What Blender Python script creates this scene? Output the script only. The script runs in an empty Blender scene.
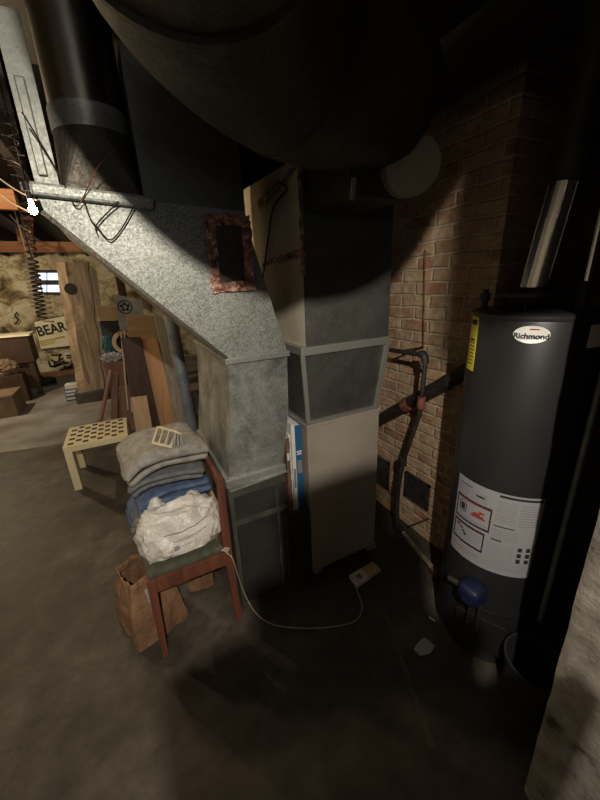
import bpy, bmesh, math, random
from mathutils import Vector, Matrix, noise
random.seed(7)
C = bpy.context.scene.collection
PI = math.pi
# ---------------------------------------------------------------- camera model (also used to lay things out on real planes)
F, H = 340.0, 1.55
PITCH, ROLL, YAW = math.radians(19), math.radians(2.5), math.radians(26.57)
hv = Vector((math.sin(YAW), math.cos(YAW), 0)); r0 = Vector((math.cos(YAW), -math.sin(YAW), 0)); zz = Vector((0, 0, 1))
FW = hv*math.cos(PITCH)-zz*math.sin(PITCH); UP = zz*math.cos(PITCH)+hv*math.sin(PITCH)
CR = r0*math.cos(ROLL)-UP*math.sin(ROLL); CU = r0*math.sin(ROLL)+UP*math.cos(ROLL)
CO = Vector((0, 0, H))
def P(px, py, **k):
    d = FW*F+CR*(px-300)-CU*(py-400)
    a = list(k)[0]; i = 'xyz'.index(a)
    return CO+d*((k[a]-CO[i])/d[i])
cam = bpy.data.cameras.new('camera'); co = bpy.data.objects.new('camera', cam); C.objects.link(co)
co.matrix_world = Matrix(((CR.x, CU.x, -FW.x, CO.x), (CR.y, CU.y, -FW.y, CO.y), (CR.z, CU.z, -FW.z, CO.z), (0, 0, 0, 1)))
cam.sensor_fit = 'VERTICAL'; cam.sensor_height = 24; cam.lens = F/800*24; cam.clip_start = .01
bpy.context.scene.camera = co

# ---------------------------------------------------------------- materials
def ramp(nt, fac, stops):
    r = nt.nodes.new('ShaderNodeValToRGB'); e = r.color_ramp.elements
    while len(e) < len(stops): e.new(.5)
    for i, (p, c) in enumerate(stops):
        e[i].position = p; e[i].color = (*c, 1)
    nt.links.new(fac, r.inputs[0]); return r.outputs[0]
def new(name, rough=.7, metal=0, **kw):
    m = bpy.data.materials.new(name); m.use_nodes = True; nt = m.node_tree
    b = nt.nodes['Principled BSDF']; b.inputs['Roughness'].default_value = rough; b.inputs['Metallic'].default_value = metal
    for k, v in kw.items(): b.inputs[k.replace('_', ' ')].default_value = v
    return m, nt, b
def tc(nt, scale=(1, 1, 1), rot=(0, 0, 0)):
    t = nt.nodes.new('ShaderNodeTexCoord'); mp = nt.nodes.new('ShaderNodeMapping')
    mp.inputs['Scale'].default_value = scale; mp.inputs['Rotation'].default_value = rot
    nt.links.new(t.outputs['Object'], mp.inputs[0]); return mp.outputs[0]
def nz(nt, vec, scale, detail=5, rough=.6, dist=0):
    n = nt.nodes.new('ShaderNodeTexNoise'); n.inputs['Scale'].default_value = scale; n.inputs['Detail'].default_value = detail
    n.inputs['Roughness'].default_value = rough; n.inputs['Distortion'].default_value = dist
    nt.links.new(vec, n.inputs['Vector']); return n.outputs['Fac']
def bump(nt, b, h, strength=.3, dist=.01):
    u = nt.nodes.new('ShaderNodeBump'); u.inputs['Strength'].default_value = strength; u.inputs['Distance'].default_value = dist
    nt.links.new(h, u.inputs['Height']); nt.links.new(u.outputs[0], b.inputs['Normal'])
def noisy(name, stops, scale=6, rough=.7, metal=0, bmp=.2, bscale=None, stretch=(1, 1, 1), dist=0, detail=6, bdist=.01, **kw):
    m, nt, b = new(name, rough, metal, **kw)
    v = tc(nt, stretch); n = nz(nt, v, scale, detail, .6, dist)
    k = len(stops)
    st = stops if isinstance(stops[0][0], (int, float)) and len(stops[0]) == 2 else [(.32+.36*i/max(1, k-1), s) for i, s in enumerate(stops)]
    nt.links.new(ramp(nt, n, st), b.inputs['Base Color'])
    if bmp: bump(nt, b, nz(nt, v, bscale or scale*4, 4), bmp, bdist)
    return m
def plain(name, col, rough=.6, metal=0, **kw):
    m, nt, b = new(name, rough, metal, **kw); b.inputs['Base Color'].default_value = (*col, 1)
    v = tc(nt); bump(nt, b, nz(nt, v, 40, 3), .08, .004); return m
def galv(name, cols, rough=.42, cell=90, big=3, metal=.85, rv=.15, sw=.2):
    m, nt, b = new(name, rough, metal); v = tc(nt)
    vo = nt.nodes.new('ShaderNodeTexVoronoi'); vo.inputs['Scale'].default_value = cell; nt.links.new(v, vo.inputs['Vector'])
    sp = nt.nodes.new('ShaderNodeSeparateColor'); nt.links.new(vo.outputs['Color'], sp.inputs[0])
    n = nz(nt, v, big, 6, .65, .6)
    mx = nt.nodes.new('ShaderNodeMath'); mx.operation = 'MULTIPLY_ADD'; mx.inputs[1].default_value = sw
    nt.links.new(sp.outputs[0], mx.inputs[0])
    m2 = nt.nodes.new('ShaderNodeMath'); m2.operation = 'MULTIPLY'; m2.inputs[1].default_value = 1.15-sw
    nt.links.new(n, m2.inputs[0]); nt.links.new(m2.outputs[0], mx.inputs[2])
    nt.links.new(ramp(nt, mx.outputs[0], [(.25, cols[0]), (.8, cols[1])]), b.inputs['Base Color'])
    ma = nt.nodes.new('ShaderNodeMath'); ma.operation = 'MULTIPLY_ADD'; ma.inputs[1].default_value = rv; ma.inputs[2].default_value = rough
    nt.links.new(sp.outputs[1], ma.inputs[0]); nt.links.new(ma.outputs[0], b.inputs['Roughness'])
    bump(nt, b, n, .25, .01); return m
def wood(name, a, b_, scale=3, axis='Z', rough=.65):
    st = {'Z': (6, 6, .5), 'X': (.5, 6, 6), 'Y': (6, .5, 6)}[axis]
    m, nt, b = new(name, rough); v = tc(nt, st)
    n = nz(nt, v, scale, 6, .6, 1.2)
    mid = tuple((x+y)/2 for x, y in zip(a, b_))
    nt.links.new(ramp(nt, n, [(.3, a), (.5, mid), (.7, b_)]), b.inputs['Base Color']); bump(nt, b, n, .25, .006); return m
M = {}
M['spangle'] = galv('spangled_galvanized_steel', ((.15, .16, .145), (.36, .375, .345)), .5, 230, 4, .6, .1, .6)
M['galv'] = galv('galvanized_steel', ((.07, .075, .07), (.50, .52, .49)), .36, 170, 3.2, .6, .1, .12)
M['galvs'] = galv('smudged_galvanized_steel', ((.02, .02, .018), (.50, .52, .49)), .36, 170, 6.5, .6, .1, .12)
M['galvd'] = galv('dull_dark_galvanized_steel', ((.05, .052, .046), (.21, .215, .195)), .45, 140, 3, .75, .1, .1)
M['galv_lit'] = galv('lit_side_steel', ((.52, .46, .36), (.80, .74, .60)), .4, 150, 3, .3, .1, .1)  # paler copy of the duct steel, light on the side face put into the colour
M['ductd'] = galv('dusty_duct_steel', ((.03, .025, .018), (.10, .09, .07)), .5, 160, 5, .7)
M['seam'] = plain('bright_seam_steel', (.45, .44, .40), .45, .7)
def aniso(name, col, rough, an=.85):
    m, nt, b = new(name, rough, 1); b.inputs['Base Color'].default_value = (*col, 1); b.inputs['Anisotropic'].default_value = an
    tg = nt.nodes.new('ShaderNodeTangent'); tg.direction_type = 'RADIAL'; tg.axis = 'Z'; nt.links.new(tg.outputs[0], b.inputs['Tangent'])
    b.inputs['Anisotropic Rotation'].default_value = AR; return m
AR = .25
M['chrome'] = aniso('polished_flue_steel', (.75, .76, .78), .22)
M['ductw'] = noisy('brown_dusty_steel', [(.15, .12, .08), (.24, .20, .14)], 5, .6, .2, .1)
M['roundg'] = aniso('dull_round_duct_steel', (.24, .22, .19), .42, .75)
M['copper_foil'] = noisy('copper_foil_tape', [(.10, .04, .03), (.40, .20, .14), (.75, .55, .46)], 45, .35, .5, 1, 90, bdist=.01)
M['beige'] = noisy('greige_enamel', [(.29, .262, .215), (.36, .325, .27)], 4, .42, 0, .05)
M['greymetal'] = noisy('dark_grey_enamel', [(.030, .030, .027), (.052, .052, .047)], 6, .45, .2, .1)
M['olive'] = noisy('olive_green_enamel', [(.04, .043, .032), (.09, .095, .07)], 8, .5, .1, .1)
M['heater'] = noisy('charcoal_heater_enamel', [(.016, .016, .017), (.022, .022, .023)], 3, .38, .1, .03)
M['black'] = plain('black_plastic', (.012, .012, .013), .5)
M['iron'] = noisy('blackened_iron', [(.012, .011, .01), (.05, .045, .04)], 20, .6, .4, .3)
M['rust'] = noisy('rusty_red_iron', [(.10, .03, .02), (.28, .10, .06)], 40, .7, .2, .4)
M['blueval'] = plain('blue_plastic', (.004, .007, .035), .55)
M['bluepipe'] = noisy('blue_grey_painted_pipe', [(.12, .14, .16), (.24, .27, .29)], 14, .5, .4, .2)
M['white'] = noisy('off_white_paper', [(.60, .60, .58), (.72, .72, .70)], 5, .6, 0, .05)
M['labelp'] = plain('grey_white_label', (.29, .29, .31), .5)
M['silverp'] = plain('silver_badge', (.72, .72, .70), .4, .1)
M['ink'] = plain('black_ink', (.015, .014, .018), .7)
M['greyink'] = plain('grey_ink', (.20, .20, .22), .8)
M['redink'] = plain('red_ink', (.26, .035, .03), .7)
M['yellow'] = plain('yellow_paper', (.72, .62, .04), .6)
M['signc'] = noisy('cream_enamel_sign', [(.86, .82, .62), (.94, .90, .74)], 6, .5, 0, .05)
M['signy'] = plain('yellow_paint', (.55, .45, .05), .6)
M['cherry'] = wood('red_brown_stained_wood', (.085, .026, .014), (.20, .068, .035), 3)
M['darkw'] = wood('dark_brown_wood', (.030, .016, .010), (.075, .038, .022), 3)
M['redw'] = wood('dusty_red_wood', (.12, .055, .04), (.22, .11, .08), 3)
M['ply'] = wood('orange_plywood', (.46, .23, .10), (.68, .40, .20), 1.6)
M['palew'] = wood('pale_pine', (.48, .31, .17), (.66, .47, .29), 2)
M['tanw'] = wood('tan_plywood', (.28, .19, .09), (.48, .34, .18), 2, 'X')
M['greyw'] = wood('weathered_grey_board', (.20, .17, .13), (.42, .37, .29), 3)
M['beam'] = wood('orange_brown_joist', (.46, .18, .07), (.70, .34, .16), 3, 'X')
M['joist'] = wood('near_black_joist', (.010, .007, .005), (.03, .022, .016), 3, 'Y')  # brown taken down to near black
M['timber'] = wood('rough_tan_timber', (.26, .17, .10), (.70, .54, .36), 2.2)
M['cream'] = noisy('cream_painted_wood', [(.72, .62, .38), (.82, .72, .48)], 6, .5, 0, .1)
M['denim_grey'] = noisy('grey_twill', [(.20, .19, .17), (.36, .345, .31)], 30, .95, 0, .5, 300, bdist=.003)
M['denim_grey2'] = noisy('slate_grey_twill', [(.11, .115, .12), (.19, .195, .20)], 30, .95, 0, .5, 300, bdist=.003)
M['denim_blue'] = noisy('blue_denim', [(.055, .09, .17), (.12, .17, .28)], 30, .95, 0, .5, 300, bdist=.003)
M['cushion'] = noisy('olive_seat_fabric', [(.06, .062, .04), (.11, .11, .075)], 30, .9, 0, .4, 200)
M['bagw'] = noisy('white_plastic_film', [(.50, .46, .40), (.74, .70, .64)], 9, .28, 0, .6, 24, bdist=.02)
M['film'] = plain('clear_crumpled_film', (.5, .5, .5), .2, 0, Alpha=.55)
M['kraft'] = noisy('brown_kraft_paper', [(.17, .085, .04), (.29, .16, .085)], 6, .8, 0, .6, 14, bdist=.03)
M['toolw'] = plain('ivory_plastic', (.72, .64, .46), .45)
M['toolg'] = plain('grey_plastic', (.32, .32, .34), .5)
M['cord'] = plain('dirty_white_cord', (.42, .39, .30), .6)
M['scoop'] = plain('pale_grey_plastic', (.42, .43, .42), .35)
M['blueb'] = plain('blue_book_cloth', (.02, .10, .24), .5)
M['brownb'] = noisy('brown_book_cloth', [(.10, .06, .04), (.20, .12, .08)], 20, .7)
M['blackrub'] = plain('black_rubber', (.012, .012, .012), .7)
M['coil'] = plain('dark_coiled_wire', (.05, .04, .035), .5, .6)
M['coilw'] = plain('pale_coiled_cord', (.45, .38, .27), .6)
M['teal'] = noisy('teal_cloth', [(.01, .04, .06), (.03, .10, .13)], 8, .9)
M['cloth'] = noisy('crumpled_white_cloth', [(.35, .36, .40), (.6, .6, .62)], 12, .9)
M['cardboard'] = noisy('dusty_cardboard', [(.16, .11, .07), (.24, .17, .11)], 6, .9)

def brick_mat():
    m, nt, b = new('worn_brick', .92); t = nt.nodes.new('ShaderNodeTexCoord')
    s = nt.nodes.new('ShaderNodeSeparateXYZ'); c = nt.nodes.new('ShaderNodeCombineXYZ'); nt.links.new(t.outputs['Object'], s.inputs[0])
    nt.links.new(s.outputs[1], c.inputs[0]); nt.links.new(s.outputs[2], c.inputs[1]); nt.links.new(s.outputs[0], c.inputs[2])
    dn = nt.nodes.new('ShaderNodeTexNoise'); dn.inputs['Scale'].default_value = 9; nt.links.new(c.outputs[0], dn.inputs['Vector'])
    vm = nt.nodes.new('ShaderNodeVectorMath'); vm.operation = 'MULTIPLY_ADD'; vm.inputs[1].default_value = (.022, .022, 0)
    nt.links.new(dn.outputs['Color'], vm.inputs[0]); nt.links.new(c.outputs[0], vm.inputs[2])
    br = nt.nodes.new('ShaderNodeTexBrick'); br.inputs['Scale'].default_value = 1; br.inputs['Brick Width'].default_value = .205
    br.inputs['Row Height'].default_value = .064; br.inputs['Mortar Size'].default_value = .009; br.inputs['Mortar Smooth'].default_value = .6
    br.inputs['Color1'].default_value = (.26, .10, .055, 1); br.inputs['Color2'].default_value = (.46, .31, .20, 1); br.inputs['Mortar'].default_value = (.50, .42, .31, 1)
    nt.links.new(vm.outputs[0], br.inputs['Vector'])
    n = nz(nt, c.outputs[0], 7, 8, .7); r = ramp(nt, n, [(.40, (0, 0, 0)), (.62, (.85, .85, .85))])
    mx = nt.nodes.new('ShaderNodeMix'); mx.data_type = 'RGBA'; nt.links.new(r, mx.inputs[0]); nt.links.new(br.outputs['Color'], mx.inputs[6]); mx.inputs[7].default_value = (.46, .38, .27, 1)
    n2 = nz(nt, c.outputs[0], 26, 6, .7); r2 = ramp(nt, n2, [(.3, (.45, .42, .38)), (.7, (1.25, 1.2, 1.1))])
    m2 = nt.nodes.new('ShaderNodeMix'); m2.data_type = 'RGBA'; m2.blend_type = 'MULTIPLY'; m2.inputs[0].default_value = .8
    nt.links.new(mx.outputs[2], m2.inputs[6]); nt.links.new(r2, m2.inputs[7]); nt.links.new(m2.outputs[2], b.inputs['Base Color'])
    ad = nt.nodes.new('ShaderNodeMath'); ad.operation = 'MULTIPLY_ADD'; ad.inputs[1].default_value = -1; nt.links.new(br.outputs['Fac'], ad.inputs[0]); nt.links.new(n2, ad.inputs[2])
    bump(nt, b, ad.outputs[0], .8, .012); return m
M['brick'] = brick_mat()
M['stone'] = noisy('limewashed_stone', [(.34, (.10, .07, .04)), (.42, (.30, .24, .14)), (.49, (.58, .52, .36)), (.6, (.74, .70, .54))], 2.6, .95, 0, .9, 5, dist=.5, detail=9, bdist=.06)
M['shade_stone'] = noisy('shade_darkened_stone', [(.02, .016, .012), (.07, .058, .045)], 3, .95, 0, .8, 8)  # stone colour darkened to cut bounced light and keep the right recess in shade
M['plaster'] = noisy('pitted_limewash', [(.33, (.04, .028, .02)), (.40, (.13, .115, .095)), (.55, (.19, .175, .15)), (.7, (.26, .24, .215))], 14, .92, 0, .6, 70, detail=9, bdist=.006)
def cracked(m):
    nt = m.node_tree; b = nt.nodes['Principled BSDF']; v = tc(nt, (1.5, 1.5, 2.2))
    src = b.inputs['Base Color'].links[0].from_socket
    nn = nt.nodes.new('ShaderNodeTexNoise'); nn.inputs['Scale'].default_value = 3; nt.links.new(v, nn.inputs['Vector'])
    vm = nt.nodes.new('ShaderNodeVectorMath'); vm.operation = 'MULTIPLY_ADD'; vm.inputs[1].default_value = (.7, .7, .7); nt.links.new(nn.outputs['Color'], vm.inputs[0]); nt.links.new(v, vm.inputs[2])
    vo = nt.nodes.new('ShaderNodeTexVoronoi'); vo.feature = 'DISTANCE_TO_EDGE'; vo.inputs['Scale'].default_value = 1.6; nt.links.new(vm.outputs[0], vo.inputs['Vector'])
    r = ramp(nt, vo.outputs['Distance'], [(.0, (.5, .42, .32)), (.06, (1, 1, 1))])
    mx = nt.nodes.new('ShaderNodeMix'); mx.data_type = 'RGBA'; mx.blend_type = 'MULTIPLY'; mx.inputs[0].default_value = .85
    nt.links.new(src, mx.inputs[6]); nt.links.new(r, mx.inputs[7]); nt.links.new(mx.outputs[2], b.inputs['Base Color'])
cracked(M['stone'])
def floor_mat():
    m, nt, b = new('stained_concrete', .55); v = tc(nt)
    n = nz(nt, v, .9, 9, .62, .4); a = ramp(nt, n, [(.34, (.020, .016, .011)), (.46, (.050, .041, .031)), (.56, (.088, .076, .060)), (.7, (.18, .165, .14))])
    n2 = nz(nt, v, 8, 8, .7); c = ramp(nt, n2, [(.32, (.5, .47, .43)), (.66, (1.25, 1.25, 1.25))])
    mx = nt.nodes.new('ShaderNodeMix'); mx.data_type = 'RGBA'; mx.blend_type = 'MULTIPLY'; mx.inputs[0].default_value = 1
    nt.links.new(a, mx.inputs[6]); nt.links.new(c, mx.inputs[7]); nt.links.new(mx.outputs[2], b.inputs['Base Color'])
    rr = nt.nodes.new('ShaderNodeMapRange'); rr.inputs['To Min'].default_value = .38; rr.inputs['To Max'].default_value = .8; nt.links.new(n, rr.inputs[0]); nt.links.new(rr.outputs[0], b.inputs['Roughness'])
    bump(nt, b, n2, .35, .01); return m
M['floor'] = floor_mat()
M['streak'] = noisy('light_streak_paint', [(.06, .05, .035), (.10, .085, .06)], 9, .7)  # colour stands in for a streak of light on the floor
M['slab'] = noisy('pale_grey_concrete', [(.13, .115, .10), (.24, .23, .22), (.34, .34, .345)], 1.6, .6, 0, .3, 8)
def emis(name, col, s):
    m, nt, b = new(name); b.inputs['Base Color'].default_value = (*col, 1); b.inputs['Emission Color'].default_value = (*col, 1); b.inputs['Emission Strength'].default_value = s; return m
M['bulb'] = emis('lit_bulb', (1, .78, .45), 60)
M['day'] = emis('daylight_glass', (.62, .74, 1), 1.6)

# ---------------------------------------------------------------- mesh helpers
class MB:
    def __init__(s): s.b = bmesh.new()
    def hexa(s, bot, top, bev=0):
        v = [s.b.verts.new(p) for p in list(bot)+list(top)]; n = len(bot); fs = []
        fs.append(s.b.faces.new(v[:n][::-1])); fs.append(s.b.faces.new(v[n:]))
        for i in range(n): fs.append(s.b.faces.new((v[i], v[(i+1) % n], v[n+(i+1) % n], v[n+i])))
        if bev:
            es = list({e for f in fs for e in f.edges})
            bmesh.ops.bevel(s.b, geom=es, offset=bev, segments=2, affect='EDGES', profile=.6)
        return s
    def box(s, x0, x1, y0, y1, z0, z1, bev=0, mat=None):
        b = [(x0, y0, z0), (x1, y0, z0), (x1, y1, z0), (x0, y1, z0)]; t = [(x, y, z1) for x, y, _ in b]
        if mat is not None: b = [mat @ Vector(p) for p in b]; t = [mat @ Vector(p) for p in t]
        return s.hexa(b, t, bev)
    def plate(s, pts, n, bev=0):   # polygon with thickness vector n
        n = Vector(n); return s.hexa([Vector(p) for p in pts], [Vector(p)+n for p in pts], bev)
    def bar(s, a, b, w, h=None, bev=0, up=(0, 0, 1)):
        a, b = Vector(a), Vector(b); h = h or w; d = (b-a).normalized(); u = Vector(up)
        if abs(d.dot(u)) > .95: u = Vector((0, 1, 0))
        r = d.cross(u).normalized()*w/2; q = r.cross(d).normalized()*h/2
        return s.hexa([a-r-q, a+r-q, a+r+q, a-r+q], [b-r-q, b+r-q, b+r+q, b-r+q], bev)
    def tube(s, pts, r, n=12, cap=True):
        pts = [Vector(p) for p in pts]; rs = r if isinstance(r, (list, tuple)) else [r]*len(pts); rings = []; pu = None
        for i, p in enumerate(pts):
            d = (pts[min(i+1, len(pts)-1)]-pts[max(i-1, 0)]).normalized()
            if pu is None: pu = Vector((0, 0, 1)) if abs(d.z) < .9 else Vector((1, 0, 0))
            a = d.cross(pu).normalized(); pu = a.cross(d).normalized()
            rings.append([s.b.verts.new(p+(a*math.cos(2*PI*k/n)+pu*math.sin(2*PI*k/n))*rs[i]) for k in range(n)])
        for i in range(len(rings)-1):
            for k in range(n):
                f = s.b.faces.new((rings[i][k], rings[i][(k+1) % n], rings[i+1][(k+1) % n], rings[i+1][k])); f.smooth = True
        if cap: s.b.faces.new(rings[0][::-1]); s.b.faces.new(rings[-1])
        return s
    def lathe(s, c, prof, n=48):
        return s.tube([(c[0], c[1], c[2]+z) for r, z in prof], 1, n) if False else s._lathe(c, prof, n)
    def _lathe(s, c, prof, n):
        rings = [[s.b.verts.new((c[0]+r*math.cos(2*PI*k/n), c[1]+r*math.sin(2*PI*k/n), c[2]+z)) for k in range(n)] for r, z in prof]
        for i in range(len(rings)-1):
            for k in range(n):
                f = s.b.faces.new((rings[i][k], rings[i][(k+1) % n], rings[i+1][(k+1) % n], rings[i+1][k])); f.smooth = True
        s.b.faces.new(rings[0][::-1]); s.b.faces.new(rings[-1]); return s
    def blob(s, c, rad, seed=0, amp=.15, fr=4, flat=0, n=4, power=1):
        r = bmesh.ops.create_icosphere(s.b, subdivisions=n, radius=1)
        for v in r['verts']:
            d = v.co.normalized(); q = Vector((math.copysign(abs(x)**power, x) for x in d))
            k = 1+amp*noise.noise(d*fr+Vector((seed, seed*2.3, 0)))+amp*.5*noise.noise(d*fr*2.7+Vector((0, seed, 9)))
            v.co = Vector((q.x*rad[0], q.y*rad[1], q.z*rad[2]))*k
            if flat and v.co.z < -rad[2]*flat: v.co.z = -rad[2]*flat
            v.co += Vector(c)
        for f in s.b.faces: f.smooth = True
        return s
    def build(s, name, m, parent=None, sub=0, solid=0):
        bmesh.ops.recalc_face_normals(s.b, faces=s.b.faces)
        if not sub:
            for e in s.b.edges:
                if len(e.link_faces) == 2 and e.calc_face_angle(0) > .62: e.smooth = False
        me = bpy.data.meshes.new(name); s.b.to_mesh(me); s.b.free(); me.materials.append(M[m] if isinstance(m, str) else m)
        o = bpy.data.objects.new(name, me); C.objects.link(o)
        if sub: q = o.modifiers.new('s', 'SUBSURF'); q.levels = q.render_levels = sub
        if solid: q = o.modifiers.new('t', 'SOLIDIFY'); q.thickness = solid
        if parent: o.parent = parent; o.matrix_parent_inverse = Matrix.Translation(-parent.location) if parent.type == 'EMPTY' else Matrix()
        return o
def thing(name, label, cat, loc=(0, 0, 0), group=None):
    o = bpy.data.objects.new(name, None); C.objects.link(o); o.location = loc; o.empty_display_size = .05
    return tag(o, label, cat, group)
def tag(o, label, cat, group=None, kind=None):
    o['label'] = label; o['category'] = cat
    if group: o['group'] = group
    if kind: o['kind'] = kind
    return o
def struct(o, label=None):
    o['kind'] = 'structure'
    if label: o['label'] = label
    return o
def text_bm(s, size, depth=.001, bold=0):
    cu = bpy.data.curves.new('t', 'FONT'); cu.body = s; cu.size = size; cu.extrude = depth/2; cu.align_x = 'CENTER'; cu.align_y = 'CENTER'; cu.offset = bold
    o = bpy.data.objects.new('t', cu); C.objects.link(o); bpy.context.view_layer.update()
    me = bpy.data.meshes.new_from_object(o.evaluated_get(bpy.context.evaluated_depsgraph_get()))
    mb = MB(); mb.b.from_mesh(me); bpy.data.objects.remove(o); bpy.data.meshes.remove(me); bpy.data.curves.remove(cu); return mb
def xform(mb, mat):
    for v in mb.b.verts: v.co = mat @ v.co
    return mb
def frame(o, xa, ya):
    xa = Vector(xa).normalized(); ya = Vector(ya); n = xa.cross(ya).normalized(); ya = n.cross(xa)
    m = Matrix(((xa.x, ya.x, n.x), (xa.y, ya.y, n.y), (xa.z, ya.z, n.z))).to_4x4(); m.translation = Vector(o); return m
def arc(pts, k=8):   # catmull-rom through points
    p = [Vector(q) for q in pts]; p = [p[0]]+p+[p[-1]]; out = []
    for i in range(1, len(p)-2):
        for j in range(k):
            t = j/k; a, b, c, d = p[i-1:i+3]
            out.append(.5*((2*b)+(c-a)*t+(2*a-5*b+4*c-d)*t*t+(3*b-a-3*c+d)*t**3))
    return out+[p[-2]]

# ---------------------------------------------------------------- the setting
def grid_plane(x0, x1, y0, y1, z, n=60, amp=.0):
    mb = MB(); g = bmesh.ops.create_grid(mb.b, x_segments=n, y_segments=n, size=.5)
    for v in mb.b.verts:
        v.co = Vector((x0+(v.co.x+.5)*(x1-x0), y0+(v.co.y+.5)*(y1-y0), z)); v.co.z += amp*noise.noise(v.co*1.3)
    for f in mb.b.faces: f.smooth = True
    return mb
fl = MB().box(-3.2, 2.1, -2.6, 9, -.12, 0).build('floor', 'floor'); struct(fl)
MB().plate([(-2.9, 4.6, 0), (-.9, 4.2, 0), (.2, 4.25, 0), (1.8, 4.3, 0), (1.8, 8.4, 0), (-2.9, 8.4, 0)], (0, 0, .004)).build('pale_slab', 'slab', fl)
a_, b_ = P(381, 602, z=0), P(433, 748, z=0); MB().plate([a_+Vector((-.004, .002, 0)), a_+Vector((.006, -.002, 0)), b_+Vector((.012, 0, 0)), b_+Vector((-.012, .003, 0))], (0, 0, .0012)).build('painted_light_streak', 'streak', fl)  # streak of light painted as a thin pale strip
ce = MB().box(-3.2, 2.1, -2.6, 9, 2.42, 2.55).build('ceiling', 'joist'); struct(ce)
for i, x in enumerate([-2.9+.42*k for k in range(12)]):
    if -.3 < x < 1.3: continue
    MB().box(x, x+.045, -2.6, 8.4, 2.22, 2.42).build('joist', 'joist', ce)
struct(MB().box(-3.2, 2.1, 8.4, 8.7, 0, 2.42).build('wall_back', 'stone'))
struct(MB().box(-3.2, -2.9, -2.6, 8.4, 0, 2.42).build('wall_left', 'stone'))
struct(MB().box(-3.2, 2.1, -2.9, -2.6, 0, 2.42).build('wall_front', 'shade_stone'))
struct(MB().box(1.8, 2.1, -2.6, 8.4, 0, 2.42).build('wall_right', 'shade_stone'))
bw = MB().box(1.44, 1.8, .97, 2.6, 0, 2.42).build('wall_brick', 'brick'); struct(bw, 'worn red and tan brick chimney wall')
pw = MB()
n = 40
for i in range(1):
    g = bmesh.ops.create_grid(pw.b, x_segments=50, y_segments=60, size=.5)
    for v in pw.b.verts:
        y, z = -.25+(v.co.x+.5)*.5, (v.co.y+.5)*2.42
        edge = max(0, 1-(.25-y)/.03)
        v.co = Vector((.851-.045*z+.003*noise.noise(Vector((y*9, z*9, 1)))+.003*noise.noise(Vector((y*40, z*40, 1)))+.008*edge*edge, y+.003*noise.noise(Vector((0, z*9, 5)))*(1 if y > .2 else 0), z))
    for f in pw.b.faces: f.smooth = True
pw.hexa([(.862, -.25, 0), (1.8, -.25, 0), (1.8, .246, 0), (.862, .246, 0)], [(.756, -.25, 2.42), (1.8, -.25, 2.42), (1.8, .246, 2.42), (.756, .246, 2.42)])
struct(pw.build('wall_partition', 'plaster'), 'pitted limewashed wall end beside the camera')

# window high in back wall
w = struct(MB().plate([P(35, 270, y=8.39), P(62, 270, y=8.39), P(62, 295, y=8.39), P(35, 295, y=8.39)], (0, -.03, 0)).build('window_1', 'iron'))
for a, b in ((273, 280), (285, 292)):
    MB().plate([P(38, a, y=8.355), P(61, a, y=8.355), P(61, b, y=8.355), P(38, b, y=8.355)], (0, -.015, 0)).build('pane', 'day', w)
for x in (47,):
    MB().plate([P(x-.4, 272, y=8.335), P(x+.4, 272, y=8.335), P(x+.4, 293, y=8.335), P(x-.4, 293, y=8.335)], (0, -.02, 0)).build('mullion', 'iron', w)

# ---------------------------------------------------------------- left plenum + offset duct + upper box
FY = 1.30; BY = 1.93
t = thing('furnace_plenum', 'galvanized duct plenum with long slanted textured offset above the olive cabinet', 'duct', (.43, 1.6, .73))
# tapered body
bot = [(.285, FY, .75), (.548, FY, .75), (.548, BY, .75), (.285, BY, .75)]
mid = [(.325, FY+.004, 1.02), (.592, FY+.004, 1.02), (.592, BY, 1.02), (.325, BY, 1.02)]
top = [(.342, FY, 1.262), (.598, FY, 1.262), (.598, BY, 1.262), (.342, BY, 1.262)]
mb = MB(); mb.hexa(bot, mid); mb.hexa(mid, top); mb.build('plenum_body', 'galvs', t)
for pts in (((.355, 1.30), (.47, 1.62)),):
    pass
MB().hexa([(.33, FY-.012, 1.258), (.606, FY-.012, 1.258), (.606, BY, 1.258), (.33, BY, 1.258)], [(.33, FY-.012, 1.283), (.606, FY-.012, 1.283), (.606, BY, 1.283), (.33, BY, 1.283)], .003).build('flange', 'galv', t)
MB().hexa([(.272, FY-.012, .715), (.556, FY-.012, .715), (.556, BY, .715), (.272, BY, .715)], [(.272, FY-.012, .755), (.556, FY-.012, .755), (.556, BY, .755), (.272, BY, .755)], .004).build('flange', 'galv', t)
mb = MB()   # slanted offset: front outline extruded back, front skin creased
fr = [(.342, 1.28), (.598, 1.28), (.467, 1.755), (.455, 1.80), (-.144, 1.825), (-.138, 1.775)]
v = [mb.b.verts.new((x, FY, z)) for x, z in fr]; vb = [mb.b.verts.new((x, BY, z)) for x, z in fr]
mc = mb.b.verts.new((.372, FY-.012, 1.536)); n = len(fr)
for i in range(n): mb.b.faces.new((v[i], v[(i+1) % n], vb[(i+1) % n], vb[i])); mb.b.faces.new((v[i], v[(i+1) % n], mc))
mb.b.faces.new(vb)
mb.build('offset_duct', 'spangle', t)
MB().bar((.335, FY-.008, 1.285), (-.142, FY-.008, 1.77), .012, .012).build('seam', 'ductd', t)
MB().bar((-.155, FY-.014, 1.825), (.16, FY-.014, 1.805), .03, .034, .008).build('seam', 'spangle', t)
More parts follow.
